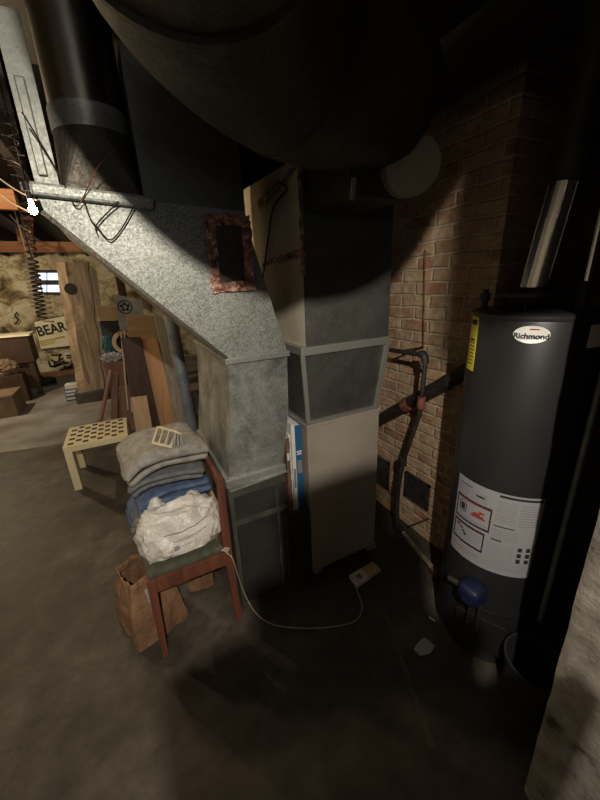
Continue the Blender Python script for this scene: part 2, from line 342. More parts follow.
# upper box: right chamber and left side flange
mb = MB().box(.135, .462, FY+.005, BY, 1.80, 2.21); mb.build('upper_box', 'galvd', t)
mb = MB().box(-.144, .135, FY+.22, BY, 1.80, 2.21); mb.build('upper_box', 'ductd', t)
mb = MB(); mb.plate([(-.15, FY, 1.80), (-.085, FY, 1.84), (-.085, FY, 2.22), (-.15, FY, 2.22)], (0, .01, 0)); mb.plate([(-.15, FY, 1.80), (-.15, FY, 2.22), (-.15, FY+.03, 2.22), (-.15, FY+.03, 1.80)], (.008, 0, 0))
mb.build('side_flange', 'galvd', t)
MB().bar((-.118, FY-.006, 1.86), (-.118, FY-.006, 2.08), .022, .012, .003).build('drive_cleat', 'galvd', t)
# boot and collar of the vertical round pipe
mb = MB(); q = [(-.085, FY+.02, 1.815), (.133, FY+.02, 1.815), (.133, FY+.22, 1.815), (-.085, FY+.22, 1.815)]
cx, cy, r = .028, FY+.115, .105; cyc = [mb.b.verts.new((cx+r*math.cos(a), cy+r*math.sin(a), 2.03+.02*math.sin(a))) for a in [2*PI*k/32 for k in range(32)]]
qv = [mb.b.verts.new(p) for p in q]; idx = [2, 3, 0, 1]
for k in range(32):
    a = 2*PI*(k+.5)/32; s = int(a/(PI/2)); mb.b.faces.new((cyc[k], cyc[(k+1) % 32], qv[idx[s]]))
for s in range(4): mb.b.faces.new((qv[idx[s]], qv[idx[(s+1) % 4]], cyc[((s+1)*8) % 32]))
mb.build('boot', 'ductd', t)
MB().tube([(cx, cy, 2.0), (cx, cy, 2.06)], .109, 40).build('collar', 'galv', t)
# copper foil patch
pf = MB()
fx0, fx1, fz0, fz1 = .322, .458, 1.545, 1.765
for a, b, wd in (((fx0, fz0), (fx0+.006, fz1), .034), ((fx1-.01, fz0), (fx1, fz1), .034), ((fx0-.012, fz0), (fx1+.012, fz0+.005), .034), ((fx0-.012, fz1), (fx1+.012, fz1), .034)):
    A, B = Vector((a[0], FY-.022, a[1])), Vector((b[0], FY-.022, b[1])); N = 14; d = (B-A); w_ = Vector((d.z, 0, -d.x)).normalized()*wd/2
    rows = []
    for i in range(N+1):
        p = A+d*i/N; rows.append([pf.b.verts.new(p+w_*s+Vector((random.uniform(-.003, .003), random.uniform(-.006, .004), random.uniform(-.003, .003)))) for s in (-1, -.3, .4, 1)])
    for i in range(N):
        for j in range(3): pf.b.faces.new((rows[i][j], rows[i][j+1], rows[i+1][j+1], rows[i+1][j]))
pf.build('foil_tape', 'copper_foil', t, solid=.002)
MB().box(.335, .45, FY-.016, FY, 1.56, 1.75).build('patch', 'ductd', t)

rp = MB().tube([(cx, cy, 2.045), (cx+.002, cy, 2.41)], .103, 48).build('round_duct', 'roundg')
tag(rp, 'thick vertical round duct at the top left with a bright streak', 'duct')

# ---------------------------------------------------------------- olive cabinet below
t = thing('furnace_cabinet', 'dark grey and olive furnace cabinet under the slanted duct', 'furnace', (.41, 1.6, 0))
MB().box(.285, .50, FY+.012, BY, .004, .70).build('body', 'greymetal', t)
mb = MB()
for z0, z1 in ((.655, .70), (.50, .525), (.0, .025)): mb.box(.278, .555, FY, BY, z0, z1, .002)
mb.box(.2785, .298, FY+.003, FY+.03, .001, .699, .001); mb.box(.279, .286, FY+.03, BY, 0, .699)
mb.box(.50, .513, FY+.004, FY+.03, .001, .66); mb.build('cabinet_frame', 'olive', t)
MB().box(.302, .495, FY+.002, FY+.02, .03, .495, .002).build('lower_panel', 'greymetal', t)
MB().box(.302, .548, FY+.008, FY+.02, .53, .65, .002).build('upper_panel', 'greymetal', t)
MB().plate([(.282, FY-.02, .70), (.56, FY-.02, .715), (.56, FY+.25, .712), (.28, FY+.35, .70)], (0, 0, .008)).build('bent_cover', 'galv', t)
MB().box(.50, .555, FY+.05, BY, .0, .66).build('side_recess', 'greymetal', t)

# filter slot door + box behind
t = thing('filter_slot', 'low dark grey slot cover between the two furnace cabinets holding books', 'slot cover', (.61, 1.3, 0))
MB().box(.535, .672, FY-.008, FY+.012, .015, .468, .006).build('cover', 'greymetal', t)
MB().box(.556, .672, FY+.012, BY, .015, .40).build('channel', 'greymetal', t)
# books
def book(name, label, x0, x1, y0, y1, z0, z1, m, pages='white', cat='book', lean=0, extra=None):
    t = thing(name, label, cat, ((x0+x1)/2, y0, z0))
    R = Matrix.Translation(((x0+x1)/2, y0, z0)) @ Matrix.Rotation(lean, 4, 'Y') @ Matrix.Translation((-(x0+x1)/2, -y0, -z0))
    w = .0025
    mb = MB(); mb.box(x0, x0+w, y0, y1, z0, z1, mat=R); mb.box(x1-w, x1, y0, y1, z0, z1, mat=R); mb.box(x0, x1, y0-.001, y0+w, z0, z1, mat=R); mb.build('cover', m, t)
    MB().box(x0+w, x1-w, y0+w, y1-.006, z0+.003, z1-.003, mat=R).build('pages', pages, t)
    if extra:
        for (za, zb, mm) in extra:
            MB().box(x0+.004, x1-.004, y0-.0025, y0, z0+(z1-z0)*za, z0+(z1-z0)*zb, mat=R).build('spine_print', mm, t)
G = 'books standing in the slot between the furnace cabinets'
book('book', 'thick brown book leftmost in the furnace slot', .577, .596, 1.325, 1.55, .402, .865, 'brownb', extra=[(.75, .83, 'white')])
book('book', 'slim book with red and white spine beside the brown one', .597, .608, 1.34, 1.58, .402, .875, 'white', extra=[(.15, .3, 'rust'), (.38, .48, 'greyink'), (.55, .60, 'rust'), (.7, .74, 'greyink'), (.84, .92, 'rust')])
book('book', 'tall white-spined book left of the blue book', .6095, .629, 1.33, 1.60, .402, .925, 'white', extra=[(.35, .55, 'greyink')])
book('book', 'tall blue book rightmost in the furnace slot', .6305, .664, 1.33, 1.62, .402, .915, 'blueb', extra=[(.70, .715, 'white'), (.725, .74, 'white'), (.5, .64, 'greyink')])
for o in C.objects:
    if o.name.startswith('book') and o.type == 'EMPTY': o['group'] = G

# ---------------------------------------------------------------- right cabinet + plenum
t = thing('blower_cabinet', 'tall plain greige metal cabinet standing on small blocks', 'furnace cabinet', (.9, 1.6, 0))
MB().box(.682, 1.112, FY, BY, .035, .905, .006).build('body', 'beige', t)
MB().box(.678, 1.118, FY-.003, BY, .90, .915, .002).build('top_rim', 'beige', t)
MB().box(.70, .75, FY+.01, FY+.06, 0, .035, .003).build('foot', 'beige', t); MB().box(1.06, 1.125, FY+.0, FY+.06, 0, .035, .003).build('foot', 'beige', t)
MB().box(.70, .75, BY-.06, BY, 0, .035, .003).build('foot', 'beige', t); MB().box(1.05, 1.11, BY-.06, BY, 0, .035, .003).build('foot', 'beige', t)
t = thing('duct_riser', 'right-hand square galvanized duct riser with pale seam above the greige cabinet', 'duct', (.9, 1.6, .92))
b0 = [(.692, FY+.01, .918), (1.09, FY+.01, .918), (1.09, BY, .918), (.692, BY, .918)]; t0 = [(.668, FY, 1.25), (1.142, FY, 1.25), (1.142, BY, 1.25), (.668, BY, 1.25)]
MB().hexa(b0, t0).build('transition', 'galvd', t)
mb = MB()
mb.bar((.690, FY+.004, .918), (.668, FY-.006, 1.25), .02, .012); mb.bar((1.09, FY+.004, .918), (1.142, FY-.006, 1.25), .022, .012); mb.bar((.68, FY+.006, .925), (1.10, FY+.006, .925), .012, .018)
mb.bar((.690, FY, .918), (.690, BY, .918), .014, .014); mb.build('transition_flange', 'seam', t)
MB().box(.662, 1.15, FY-.012, BY, 1.248, 1.285, .003).build('seam', 'seam', t)
mb = MB().box(.692, 1.15, FY, BY, 1.285, 2.0)
for f in mb.b.faces: pass
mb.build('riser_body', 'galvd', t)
mb = MB(); mb.b.faces.new([mb.b.verts.new(p) for p in ((.69, FY, 1.285), (.683, 1.62, 1.45), (.69, BY, 1.285))])
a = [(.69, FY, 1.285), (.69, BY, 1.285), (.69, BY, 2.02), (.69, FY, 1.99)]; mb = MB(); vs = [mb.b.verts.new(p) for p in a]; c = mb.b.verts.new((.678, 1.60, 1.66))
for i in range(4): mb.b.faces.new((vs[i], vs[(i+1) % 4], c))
mb.build('lit_side_face', 'galv_lit', t)  # left face coloured paler than the riser so it looks lit
def foil(A, B, wdir, wd, name, par, seed):
    random.seed(seed); A, B, wdir = Vector(A), Vector(B), Vector(wdir).normalized()*wd/2; N = 16; mb = MB(); rows = []
    for i in range(N+1):
        p = A+(B-A)*i/N; k = random.uniform(.6, 1.1)
        rows.append([mb.b.verts.new(p+wdir*s*k+Vector((random.uniform(-.004, .003), random.uniform(-.004, .003), random.uniform(-.004, .004)))) for s in (-1, -.3, .4, 1)])
    for i in range(N):
        for j in range(3): mb.b.faces.new((rows[i][j], rows[i][j+1], rows[i+1][j+1], rows[i+1][j]))
    return mb.build(name, 'copper_foil', par, solid=.0015)
sx = .680
foil(P(262, 265, x=sx), P(302, 252, x=sx), (0, 0, 1), .035, 'foil_tape', t, 1)
foil(P(258, 205, x=sx), P(280, 185, x=sx), (0, 0, 1), .04, 'foil_tape', t, 2)
foil(P(280, 185, x=sx), P(300, 160, x=sx), (0, 0, 1), .02, 'foil_tape', t, 3)
foil((.688, FY-.003, 1.58), (.688, FY-.003, 1.99), (1, 0, 0), .022, 'foil_tape', t, 4)
MB().tube(arc([P(262, 285, x=.672), P(268, 240, x=.672), (.672, 1.52, 1.86), (.672, 1.38, 1.90), (.67, 1.45, 1.94)]), .004, 8).build('wire_loop', 'iron', t)

# ---------------------------------------------------------------- big overhead duct
path = arc([(.14, .05, 2.125), (.14, .22, 2.12), (.15, .46, 2.10), (.23, .74, 2.08), (.50, .95, 2.06), (.86, .97, 2.05)], 8)
t = thing('overhead_duct', 'very large dark round duct crossing overhead in front of the risers', 'duct', (.46, 0, 2.05))
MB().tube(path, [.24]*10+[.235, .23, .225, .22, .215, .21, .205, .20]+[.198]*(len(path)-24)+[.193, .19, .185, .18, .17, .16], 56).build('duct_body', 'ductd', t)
for i in (21, 31):
    d = (path[i+1]-path[i-1]).normalized()*.006; MB().tube([path[i]-d, path[i]+d], .208 if i < 25 else .201, 56).build('gore_seam', 'ductd', t)
t = thing('branch_duct', 'square branch duct with round end cap hanging at top centre', 'duct', (.95, 1.0, 1.9))
MB().tube([(.99, 1.25, 1.93), P(412, 166, y=.93), P(413, 167, y=.91)], [.085, .085, .08], 40).build('round_end', 'ductw', t)
MB().box(.70, .93, 1.0, 1.26, 1.80, 1.93, .004).build('square_body', 'ductd', t)
MB().bar(P(354, 178, y=.99), P(352, 200, y=.99), .012, .012).build('corner_strip', 'seam', t)

# wires on the offset duct
W = [('wire', 'long thin wire hanging down over the boot to the slanted duct', [P(22, 112, y=1.2), P(45, 150, y=1.25), P(62, 180, y=1.27), P(73, 203, y=1.275), P(78, 206, y=1.275)]),
     ('wire', 'pale stiff wire pair sticking up from the duct cleat', [P(78, 206, y=1.27), P(84, 196, y=1.26), P(96, 170, y=1.22), P(108, 156, y=1.18)]),
     ('wire', 'dark bent wire loop lying against the textured slanted duct', [P(84, 200, y=1.27), P(90, 218, y=1.275), P(98, 228, y=1.275), P(110, 240, y=1.275), P(122, 228, y=1.275), P(134, 206, y=1.27)]),
     ('wire', 'short twisted black wire end on the slanted duct', [P(98, 235, y=1.275), P(96, 226, y=1.272), P(108, 212, y=1.272), P(119, 202, y=1.27), P(112, 204, y=1.27)])]
for i, (n_, l, p) in enumerate(W):
    tag(MB().tube(arc(p), .0022 if i != 1 else .0016, 6).build(n_, 'coil' if i != 1 else 'rust'), l, 'wire', 'wires on the slanted duct')

# ---------------------------------------------------------------- water heater
HX, HY, HR = 1.231, .671, .196
t = thing('water_heater', 'tall charcoal gas water heater in the corner by the brick wall', 'water heater', (HX, HY, 0))
hc = (HX, HY, 0)
MB().lathe(hc, [(.17, .0), (.175, .03), (.175, .07), (HR, .075), (HR, 1.41), (HR-.004, 1.425), (HR-.012, 1.43)], 72).build('tank', 'heater', t)
MB().lathe(hc, [(HR+.003, .285), (HR+.003, .30)], 72).build('band', 'black', t)
MB().lathe(hc, [(HR+.001, 1.416), (HR+.002, 1.418), (HR+.002, 1.430), (HR-.01, 1.436)], 72).build('top_cap', 'heater', t)
def oncyl(mb, ang0, zc, off):   # bend flat mesh (x along, y up, z out) on the tank; x grows with angle
    for v in mb.b.verts:
        a = ang0+v.co.x/HR; r = HR+off+v.co.z; v.co = Vector((HX+r*math.cos(a), HY+r*math.sin(a), zc+v.co.y))
    return mb
def cyl_rect(a0, a1, z0, z1, off, th=.0012, n=None):
    mb = MB(); n = n or max(2, int(abs(a1-a0)/math.radians(4))); g = []
    for i in range(n+1):
        a = a0+(a1-a0)*i/n; g.append([mb.b.verts.new((HX+r*math.cos(a), HY+r*math.sin(a), z)) for r in (HR+off, HR+off+th) for z in (z0, z1)])
    for i in range(n):
        A, B = g[i], g[i+1]; mb.b.faces.new((A[2], A[3], B[3], B[2])); mb.b.faces.new((A[0], B[0], B[1], A[1])); mb.b.faces.new((A[0], A[2], B[2], B[0])); mb.b.faces.new((A[1], B[1], B[3], A[3]))
    mb.b.faces.new((g[0][0], g[0][1], g[0][3], g[0][2])); mb.b.faces.new((g[-1][0], g[-1][2], g[-1][3], g[-1][1])); return mb
def join(mbs):
    out = MB()
    for m in mbs:
        me = bpy.data.meshes.new('x'); m.b.to_mesh(me); m.b.free(); out.b.from_mesh(me); bpy.data.meshes.remove(me)
    return out
rad = math.radians
A0, A1 = rad(157), rad(244.5); Z0, Z1 = .495, .835
lab = cyl_rect(A0, A1, Z0, Z1, .0008).build('instruction_label', 'labelp', t)
def L(u0, u1, v0, v1): return cyl_rect(A0+(A1-A0)*u0, A0+(A1-A0)*u1, Z0+(Z1-Z0)*v0, Z0+(Z1-Z0)*v1, .0021, .0006)
def rectframe(u0, u1, v0, v1, w=.012): return join([L(u0, u1, v0, v0+w*1.6), L(u0, u1, v1-w*1.6, v1), L(u0, u0+w, v0, v1), L(u1-w, u1, v0, v1)])
join([rectframe(.03, .50, .48, .78, .016), rectframe(.03, .46, .19, .45, .016), L(.55, .99, .955, .98), L(.06, .24, .925, .935), L(.30, .40, .86, .88), L(.53, .75, .60, .612), L(.53, .64, .42, .435),
      L(.11, .17, .61, .69), L(.085, .095, .60, .70), L(.185, .195, .60, .70), L(.09, .19, .715, .722), L(.09, .19, .585, .592), L(.08, .14, .385, .405), L(.14, .18, .36, .38), L(.17, .21, .33, .35), L(.20, .24, .30, .325)]).build('printed_box', 'ink', lab)
join([L(.05, .49, .745, .765), L(.05, .45, .42, .432), L(.26, .44, .60, .618), L(.28, .42, .618, .64), L(.30, .38, .64, .66), L(.36, .42, .665, .69), L(.05, .42, .105, .112)]).build('red_print', 'redink', lab)
ls = []
for i in range(9):
    ls.append(L(.54+.0*i, .74, .90-.030*i, .908-.030*i)); ls.append(L(.77, .97, .90-.030*i, .908-.030*i))
for i in range(6): ls.append(L(.53, .80, .56-.022*i, .566-.022*i)); ls.append(L(.25, .42, .38-.025*i, .386-.025*i))
for i in range(8): ls.append(L(.50, .78, .37-.028*i, .377-.028*i))
for i in range(5): ls.append(L(.05, .44, .90-.022*i, .905-.022*i)); ls.append(L(.05, .46, .54-.012*i, .544-.012*i)); ls.append(L(.04, .95, .15-.022*i, .155-.022*i))
join(ls).build('text_lines', 'greyink', lab)
ls = []
for i in range(3):
    for u in (.82, .91): ls.append(L(u, u+.045, .34-.075*i, .39-.075*i))
join(ls).build('pictograms', 'ink', lab)
# badge
mb = MB(); g = [mb.b.verts.new((.0455*math.cos(2*PI*k/48), .0255*math.sin(2*PI*k/48), z)) for z in (0, .003) for k in range(48)]
mb.b.faces.new(g[:48][::-1]); mb.b.faces.new(g[48:])
for k in range(48): mb.b.faces.new((g[k], g[(k+1) % 48], g[48+(k+1) % 48], g[48+k]))
def flat_on(mb, ang, zc, off):   # small rigid badge tangent to the tank
    nrm = Vector((math.cos(ang), math.sin(ang), 0)); xa = Vector((-math.sin(ang), math.cos(ang), 0))
    return xform(mb, frame(Vector((HX, HY, zc))+nrm*(HR+off), xa, (0, 0, 1)))
BA = rad(207)
badge = oncyl(mb, BA, 1.379, 0.0005).build('brand_badge', 'silverp', t)
tb = text_bm('Richmond', .0215, .0008, .0007); oncyl(tb, BA, 1.374, .0042).build('badge_lettering', 'ink', badge)
tb = MB().plate([(-.006, .012, 0), (.018, .012, 0), (.018, .015, 0), (-.006, .015, 0)], (0, 0, .0006)); oncyl(tb, BA, 1.381, .0036).build('badge_flame', 'redink', badge)
# energy label
el = cyl_rect(rad(141), rad(156), 1.235, 1.42, .0008).build('energy_label', 'yellow', t)
join([cyl_rect(rad(143), rad(154), 1.392, 1.408, .0021, .0006), cyl_rect(rad(144), rad(153), 1.338, 1.345, .0021, .0006)]+[cyl_rect(rad(143), rad(154), 1.33-.012*i, 1.333-.012*i, .0021, .0006) for i in range(7)]).build('energy_print', 'ink', el)
cyl_rect(rad(250), rad(275), 1.34, 1.405, .0008).build('side_label', 'white', t)
# top fittings
mb = MB(); ft = Vector((HX+.02, HY+.0, 0)); fx, fy = 1.245, .70
mb.lathe((fx, fy, 1.43), [(.092, .045), (.092, .058), (.070, .070), (.055, .075)], 40)
for a in (200, 290, 20, 110): mb.bar((fx+.087*math.cos(rad(a)), fy+.087*math.sin(rad(a)), 1.432), (fx+.084*math.cos(rad(a)), fy+.084*math.sin(rad(a)), 1.48), .018, .004)
mb.build('draft_hood', 'black', t)
MB().lathe((1.20, .845, 1.43), [(.012, 0), (.012, .03), (.018, .03), (.018, .055), (.010, .055), (.010, .07)], 20).build('pipe_nipple', 'iron', t)
# gas valve
vx = lambda a, r: (HX+r*math.cos(rad(a)), HY+r*math.sin(rad(a)))
x, y = vx(197, .235)
mb = MB(); mb.blob((x, y, .40), (.045, .045, .042), 3, .06, 3, 0, 3, .6); mb.build('gas_valve', 'blueval', t)
x2, y2 = vx(197, .285); MB().tube([(x, y, .40), (x2, y2, .40)], [.024, .022], 20).build('valve_knob', 'blueval', t)
mb = MB(); mb.tube(arc([(x, y, .37), (x, y, .27), (*vx(197, .24), .24), (*vx(195, .19), .20)]), .006, 8); mb.tube([vx(205, .215)+(.36,), vx(205, .215)+(.20,)], .009, 10); mb.tube([(*vx(175, .25), .40), (*vx(197, .235), .40)], .012, 10)
mb.build('gas_line', 'iron', t)
MB().box(-.09, .09, -.008, .0, .10, .26, .004, mat=Matrix.Translation((*vx(207, .197), 0)) @ Matrix.Rotation(rad(207-270), 4, 'Z') @ Matrix.Identity(4)).build('burner_door', 'black', t)

t = thing('flue_pipe', 'shiny chrome flue pipe leaning up from the water heater', 'pipe', (fx, fy, 1.55))
MB().tube([(fx, fy, 1.502), (fx+.005, fy-.02, 1.705)], .0455, 40).build('lower_section', 'chrome', t)
MB().tube([(fx+.005, fy-.02, 1.70), (fx+.008, fy-.03, 1.80)], .044, 40).build('upper_section', 'chrome', t)
MB().tube([(fx+.008, fy-.03, 1.80), (fx+.011, fy-.035, 2.0), (fx+.012, fy-.04, 2.41)], .047, 32).build('dark_section', 'iron', t)
wp = thing('water_pipe', 'slim vertical silver water pipe right of the flue', 'pipe', (1.27, .555, 1.43))
MB().tube([(1.265, .565, 1.435), (1.265, .565, 1.52)], .017, 20).build('union', 'iron', wp)
MB().tube([(1.265, .565, 1.52), (1.27, .565, 2.2)], .010, 16).build('pipe', 'chrome', wp)
sp = MB().tube([(1.215, .452, .28), (1.215, .452, 1.40), (1.23, .50, 1.46)], .0095, 16).build('relief_pipe', 'bluepipe')
tag(sp, 'slim bluish discharge pipe running down beside the water heater', 'pipe')
bk = thing('bucket', 'black round bucket on the floor between heater and wall', 'bucket', (1.10, .37, 0))
mb = MB(); mb.lathe((1.10, .385, 0), [(.085, 0), (.10, .22), (.106, .225), (.106, .235), (.098, .235), (.084, .02)], 40); mb.build('body', 'blackrub', bk)

# ---------------------------------------------------------------- pipes on the brick wall
X = 1.25
t = thing('wall_pipe', 'thin black pipe with elbow and red coupling on the brick wall', 'pipe', (X, 1.15, 0))
p0, p1 = P(384, 349, x=X), P(424, 355, x=X); p2 = P(415, 400, x=X); p3 = P(403, 462, x=X); p4 = P(400, 520, x=X)
el = p1+Vector((0, -.012, -.012))
base = Vector((X, p1.y-.012, 0))
MB().tube([p0, p1, base+Vector((0, 0, p1.z-.02)), base+Vector((0, .01, .9)), Vector((X, p3.y, p3.z))], .0115, 16).build('pipe', 'iron', t)
MB().tube(arc([p1+Vector((0, .025, 0)), p1, base+Vector((0, 0, p1.z-.04))], 4), .018, 16).build('elbow', 'iron', t)
zc = p2.z; MB().tube([base+Vector((0, .004, zc+.03)), base+Vector((0, .006, zc-.03))], .02, 16).build('coupling', 'rust', t)
MB().tube([p3+Vector((0, 0, .03)), p3-Vector((0, 0, .02))], .02, 16).build('union', 'iron', t)
MB().tube(arc([p3, P(398, 490, x=1.27), P(397, 515, x=1.27), P(398, 532, z=.05)], 5), .013, 14).build('lower_pipe', 'iron', t)
MB().tube([P(395, 352, x=1.25)+Vector((.19, 0, 0)), P(395, 352, x=1.25)], .006, 8).build('bracket', 'iron', t)
t2 = thing('floor_pipe', 'short brownish pipe with union lying along the floor to the heater', 'pipe', P(420, 550, z=.03))
a, b = P(401, 530, z=.05), P(436, 572, z=.05)
MB().tube([a, b], .014, 16).build('pipe', 'greyw', t2)
MB().tube([a-(b-a)*.08, a+(b-a)*.08], .022, 12).build('union', 'iron', t2); MB().tube([b-(b-a)*.07, b+(b-a)*.06], .022, 12).build('union', 'rust', t2)
MB().tube([P(408, 527, z=.08), P(440, 514, z=.20)], .006, 8).build('side_rod', 'iron', t2)
t = thing('drain_pipe', 'thick black drain pipe slanting up across the brick wall', 'pipe', (1.38, 1.3, .9))
a, b = P(372, 424, x=1.385), P(470, 369, x=1.385)
MB().tube([a+(a-b)*.4, b+(b-a)*.15], .036, 28).build('pipe', 'iron', t)
m_ = a.lerp(b, .46); d = (b-a).normalized()*.025; MB().tube([m_-d, m_+d], .043, 28).build('hub', 'rust', t)
tag(MB().tube([P(423, 348, x=1.425), P(425, 250, x=1.425)], .004, 8).build('iron_rod', 'rust'), 'thin rusty rod rising up the brick wall above the elbow', 'rod')
for (q, l) in ((((376, 455), (389, 459), (389, 487), (376, 483)), 'small black iron cleanout door on the brick next to the greige cabinet'), (((407, 468), (431, 484), (428, 511), (405, 497)), 'wider black iron cleanout door low on the brick behind the pipes')):
    o = thing('cleanout_door', l, 'cleanout door', P(*q[0], x=1.44), 'cleanout doors in the chimney')
    ys = [P(*p, x=1.44) for p in q]; y0, y1 = min(p.y for p in ys), max(p.y for p in ys); z0, z1 = min(p.z for p in ys)+.02, max(p.z for p in ys)-.02
    mb = MB(); mb.box(1.425, 1.44, y0, y1, z0, z0+.012); mb.box(1.425, 1.44, y0, y1, z1-.012, z1); mb.box(1.425, 1.44, y0, y0+.012, z0, z1); mb.box(1.425, 1.44, y1-.012, y1, z0, z1); mb.build('door_frame', 'iron', o)
    MB().box(1.43, 1.441, y0+.01, y1-.01, z0+.01, z1-.01, .002).build('door', 'iron', o)

# ---------------------------------------------------------------- chair
t = thing('wooden_chair', 'red-brown wooden side chair loaded with folded trousers and a plastic bag', 'chair', (.07, 1.47, 0))
def leg(x, y, z1, dx=0, dy=0, back=0):
    mb = MB()
    if back: mb.hexa([(x+dx-.014, y+dy-.016, 0), (x+dx+.014, y+dy-.016, 0), (x+dx+.014, y+dy+.016, 0), (x+dx-.014, y+dy+.016, 0)], [(x-.018, y-.018, .42), (x+.018, y-.018, .42), (x+.018, y+.018, .42), (x-.018, y+.018, .42)], .003); mb.hexa([(x-.018, y-.018, .42), (x+.018, y-.018, .42), (x+.018, y+.018, .42), (x-.018, y+.018, .42)], [(x-.013+.01, y-.016, z1), (x+.013+.01, y-.016, z1), (x+.013+.01, y+.016, z1), (x-.013+.01, y+.016, z1)], .003)
    else: mb.hexa([(x+dx-.012, y+dy-.012, 0), (x+dx+.012, y+dy-.012, 0), (x+dx+.012, y+dy+.012, 0), (x+dx-.012, y+dy+.012, 0)], [(x-.018, y-.018, z1), (x+.018, y-.018, z1), (x+.018, y+.018, z1), (x-.018, y+.018, z1)], .003)
    mb.build('leg', 'cherry', t)
leg(-.09, 1.265, .43, -.01, -.01); leg(-.09, 1.70, .43, -.01, .01); leg(.232, 1.265, .80, .012, 0, 1); leg(.232, 1.70, .80, .012, 0, 1)
MB().box(-.085, .225, 1.252, 1.274, .355, .425, .003).build('seat_rail', 'cherry', t); MB().box(-.085, .225, 1.69, 1.712, .355, .425, .003).build('seat_rail', 'cherry', t)
MB().box(-.105, -.083, 1.265, 1.70, .355, .425, .003).build('seat_rail', 'cherry', t); MB().box(.222, .244, 1.265, 1.70, .355, .425, .003).build('seat_rail', 'cherry', t)
MB().box(-.10, .215, 1.255, 1.71, .425, .462, .012).build('seat', 'cushion', t)
MB().box(.232, .250, 1.28, 1.685, .735, .79, .004).build('back_rail', 'cherry', t); MB().box(.228, .244, 1.28, 1.685, .56, .60, .004).build('back_rail', 'palew', t)

# folded garments
def folded(name, label, m, c, wx, dy, layers, th, rot=0, seed=0, tilt=0, sag=0, group='folded trousers piled on the chair'):
    """serpentine sheet: folds run along x; open edges face the camera (-y)"""
    prof = []; gap = th*1.18
    for L_ in range(layers):
        z = L_*gap; inset = .010*math.sin(seed*3+L_*2.1)
        ys = [(-dy/2+inset), dy/2]
        seq = [ys[0]+(ys[1]-ys[0])*k/9 for k in range(10)]
        if L_ % 2: seq = seq[::-1]
        for y in seq: prof.append((y, z))
        if L_ < layers-1:
            ye = seq[-1]; s = 1 if L_ % 2 == 0 else -1
            for a in (-50, 0, 50): prof.append((ye+s*gap*.5*math.cos(rad(a)), z+gap/2+gap/2*math.sin(rad(a))))
    mb = MB(); N = 22; rows = []
    for i in range(N+1):
        u = i/N-.5; row = []
        for j, (y, z) in enumerate(prof):
            x = u*wx*(1+.05*math.sin(seed+z*40)); p = Vector((x, y, z))
            e = (abs(u)*2)**4
            p.z += .014*noise.noise(Vector((x*7, y*7, seed)))+.006*noise.noise(Vector((x*22, y*20, seed+z*9)))-e*.018*(1+z*6)-sag*(max(0, -u-.25)**1.5)*2
            p.x += .012*noise.noise(Vector((y*9, z*30, seed+4))); p.y += .015*noise.noise(Vector((x*8, z*25, seed+7)))
            row.append(mb.b.verts.new(p))
        rows.append(row)
    for i in range(N):
        for j in range(len(prof)-1):
            f = mb.b.faces.new((rows[i][j], rows[i][j+1], rows[i+1][j+1], rows[i+1][j])); f.smooth = True
    xform(mb, Matrix.Translation(c) @ Matrix.Rotation(rot, 4, 'Z') @ Matrix.Rotation(tilt, 4, 'X'))
    o = mb.build(name, m, sub=1, solid=0)
    q = o.modifiers.new('t', 'SOLIDIFY'); q.thickness = th*.72; q.offset = 0
    return tag(o, label, 'trousers', group)
folded('folded_trousers', 'blue denim trousers spread at the bottom of the pile', 'denim_blue', (.045, 1.60, .50), .34, .36, 3, .026, rad(9), 1.3, rad(4), .25)
folded('folded_trousers', 'grey-blue folded trousers second from the bottom', 'denim_grey2', (.06, 1.575, .585), .33, .30, 2, .028, rad(-9), 2.1, rad(3), .15)
folded('folded_trousers', 'blue-edged folded trousers in the middle of the pile', 'denim_blue', (.065, 1.58, .665), .33, .29, 2, .024, rad(5), 3.7, rad(2), .12)
folded('folded_trousers', 'grey trousers folded below the topmost pair', 'denim_grey2', (.06, 1.59, .735), .32, .27, 2, .026, rad(-3), 5.2, rad(1), .1)
folded('folded_trousers', 'thick grey twill trousers on top of the pile', 'denim_grey', (.055, 1.61, .81), .34, .30, 3, .030, rad(7), 6.6, 0, .1)
# plastic things on top
zt = .905
t = thing('plastic_grille', 'small ivory plastic grille lying on the trousers', 'plastic grille', P(165, 437, z=zt))
def along(q, z): return P(*q, z=z)
cs = [(153, 443), (158, 427), (176, 432), (171, 447)]
c_ = [P(*q, z=zt) for q in cs]
mb = MB()
for i in range(4): mb.bar(c_[i], c_[(i+1) % 4], .010, .010, .002)
for k in (.33, .66): mb.bar(c_[1].lerp(c_[2], k), c_[0].lerp(c_[3], k), .006, .008, .001)
mb.build('grille_frame', 'toolw', t)
t = thing('prong_tool', 'grey five-pronged plastic piece beside the ivory grille', 'plastic prongs', P(175, 440, z=zt))
for k in range(5):
    a, b = P(173+2*k*.9, 433, z=zt+.004), P(166+4.2*k, 446+1.5*math.sin(k), z=zt-.002)
    MB().tube([a, a.lerp(b, .5)+Vector((0, 0, .008)), b], .0035, 8).build('prong', 'toolg', t)
MB().tube([P(172, 431, z=zt+.004), P(181, 434, z=zt+.004)], .005, 10).build('handle', 'toolw', t)
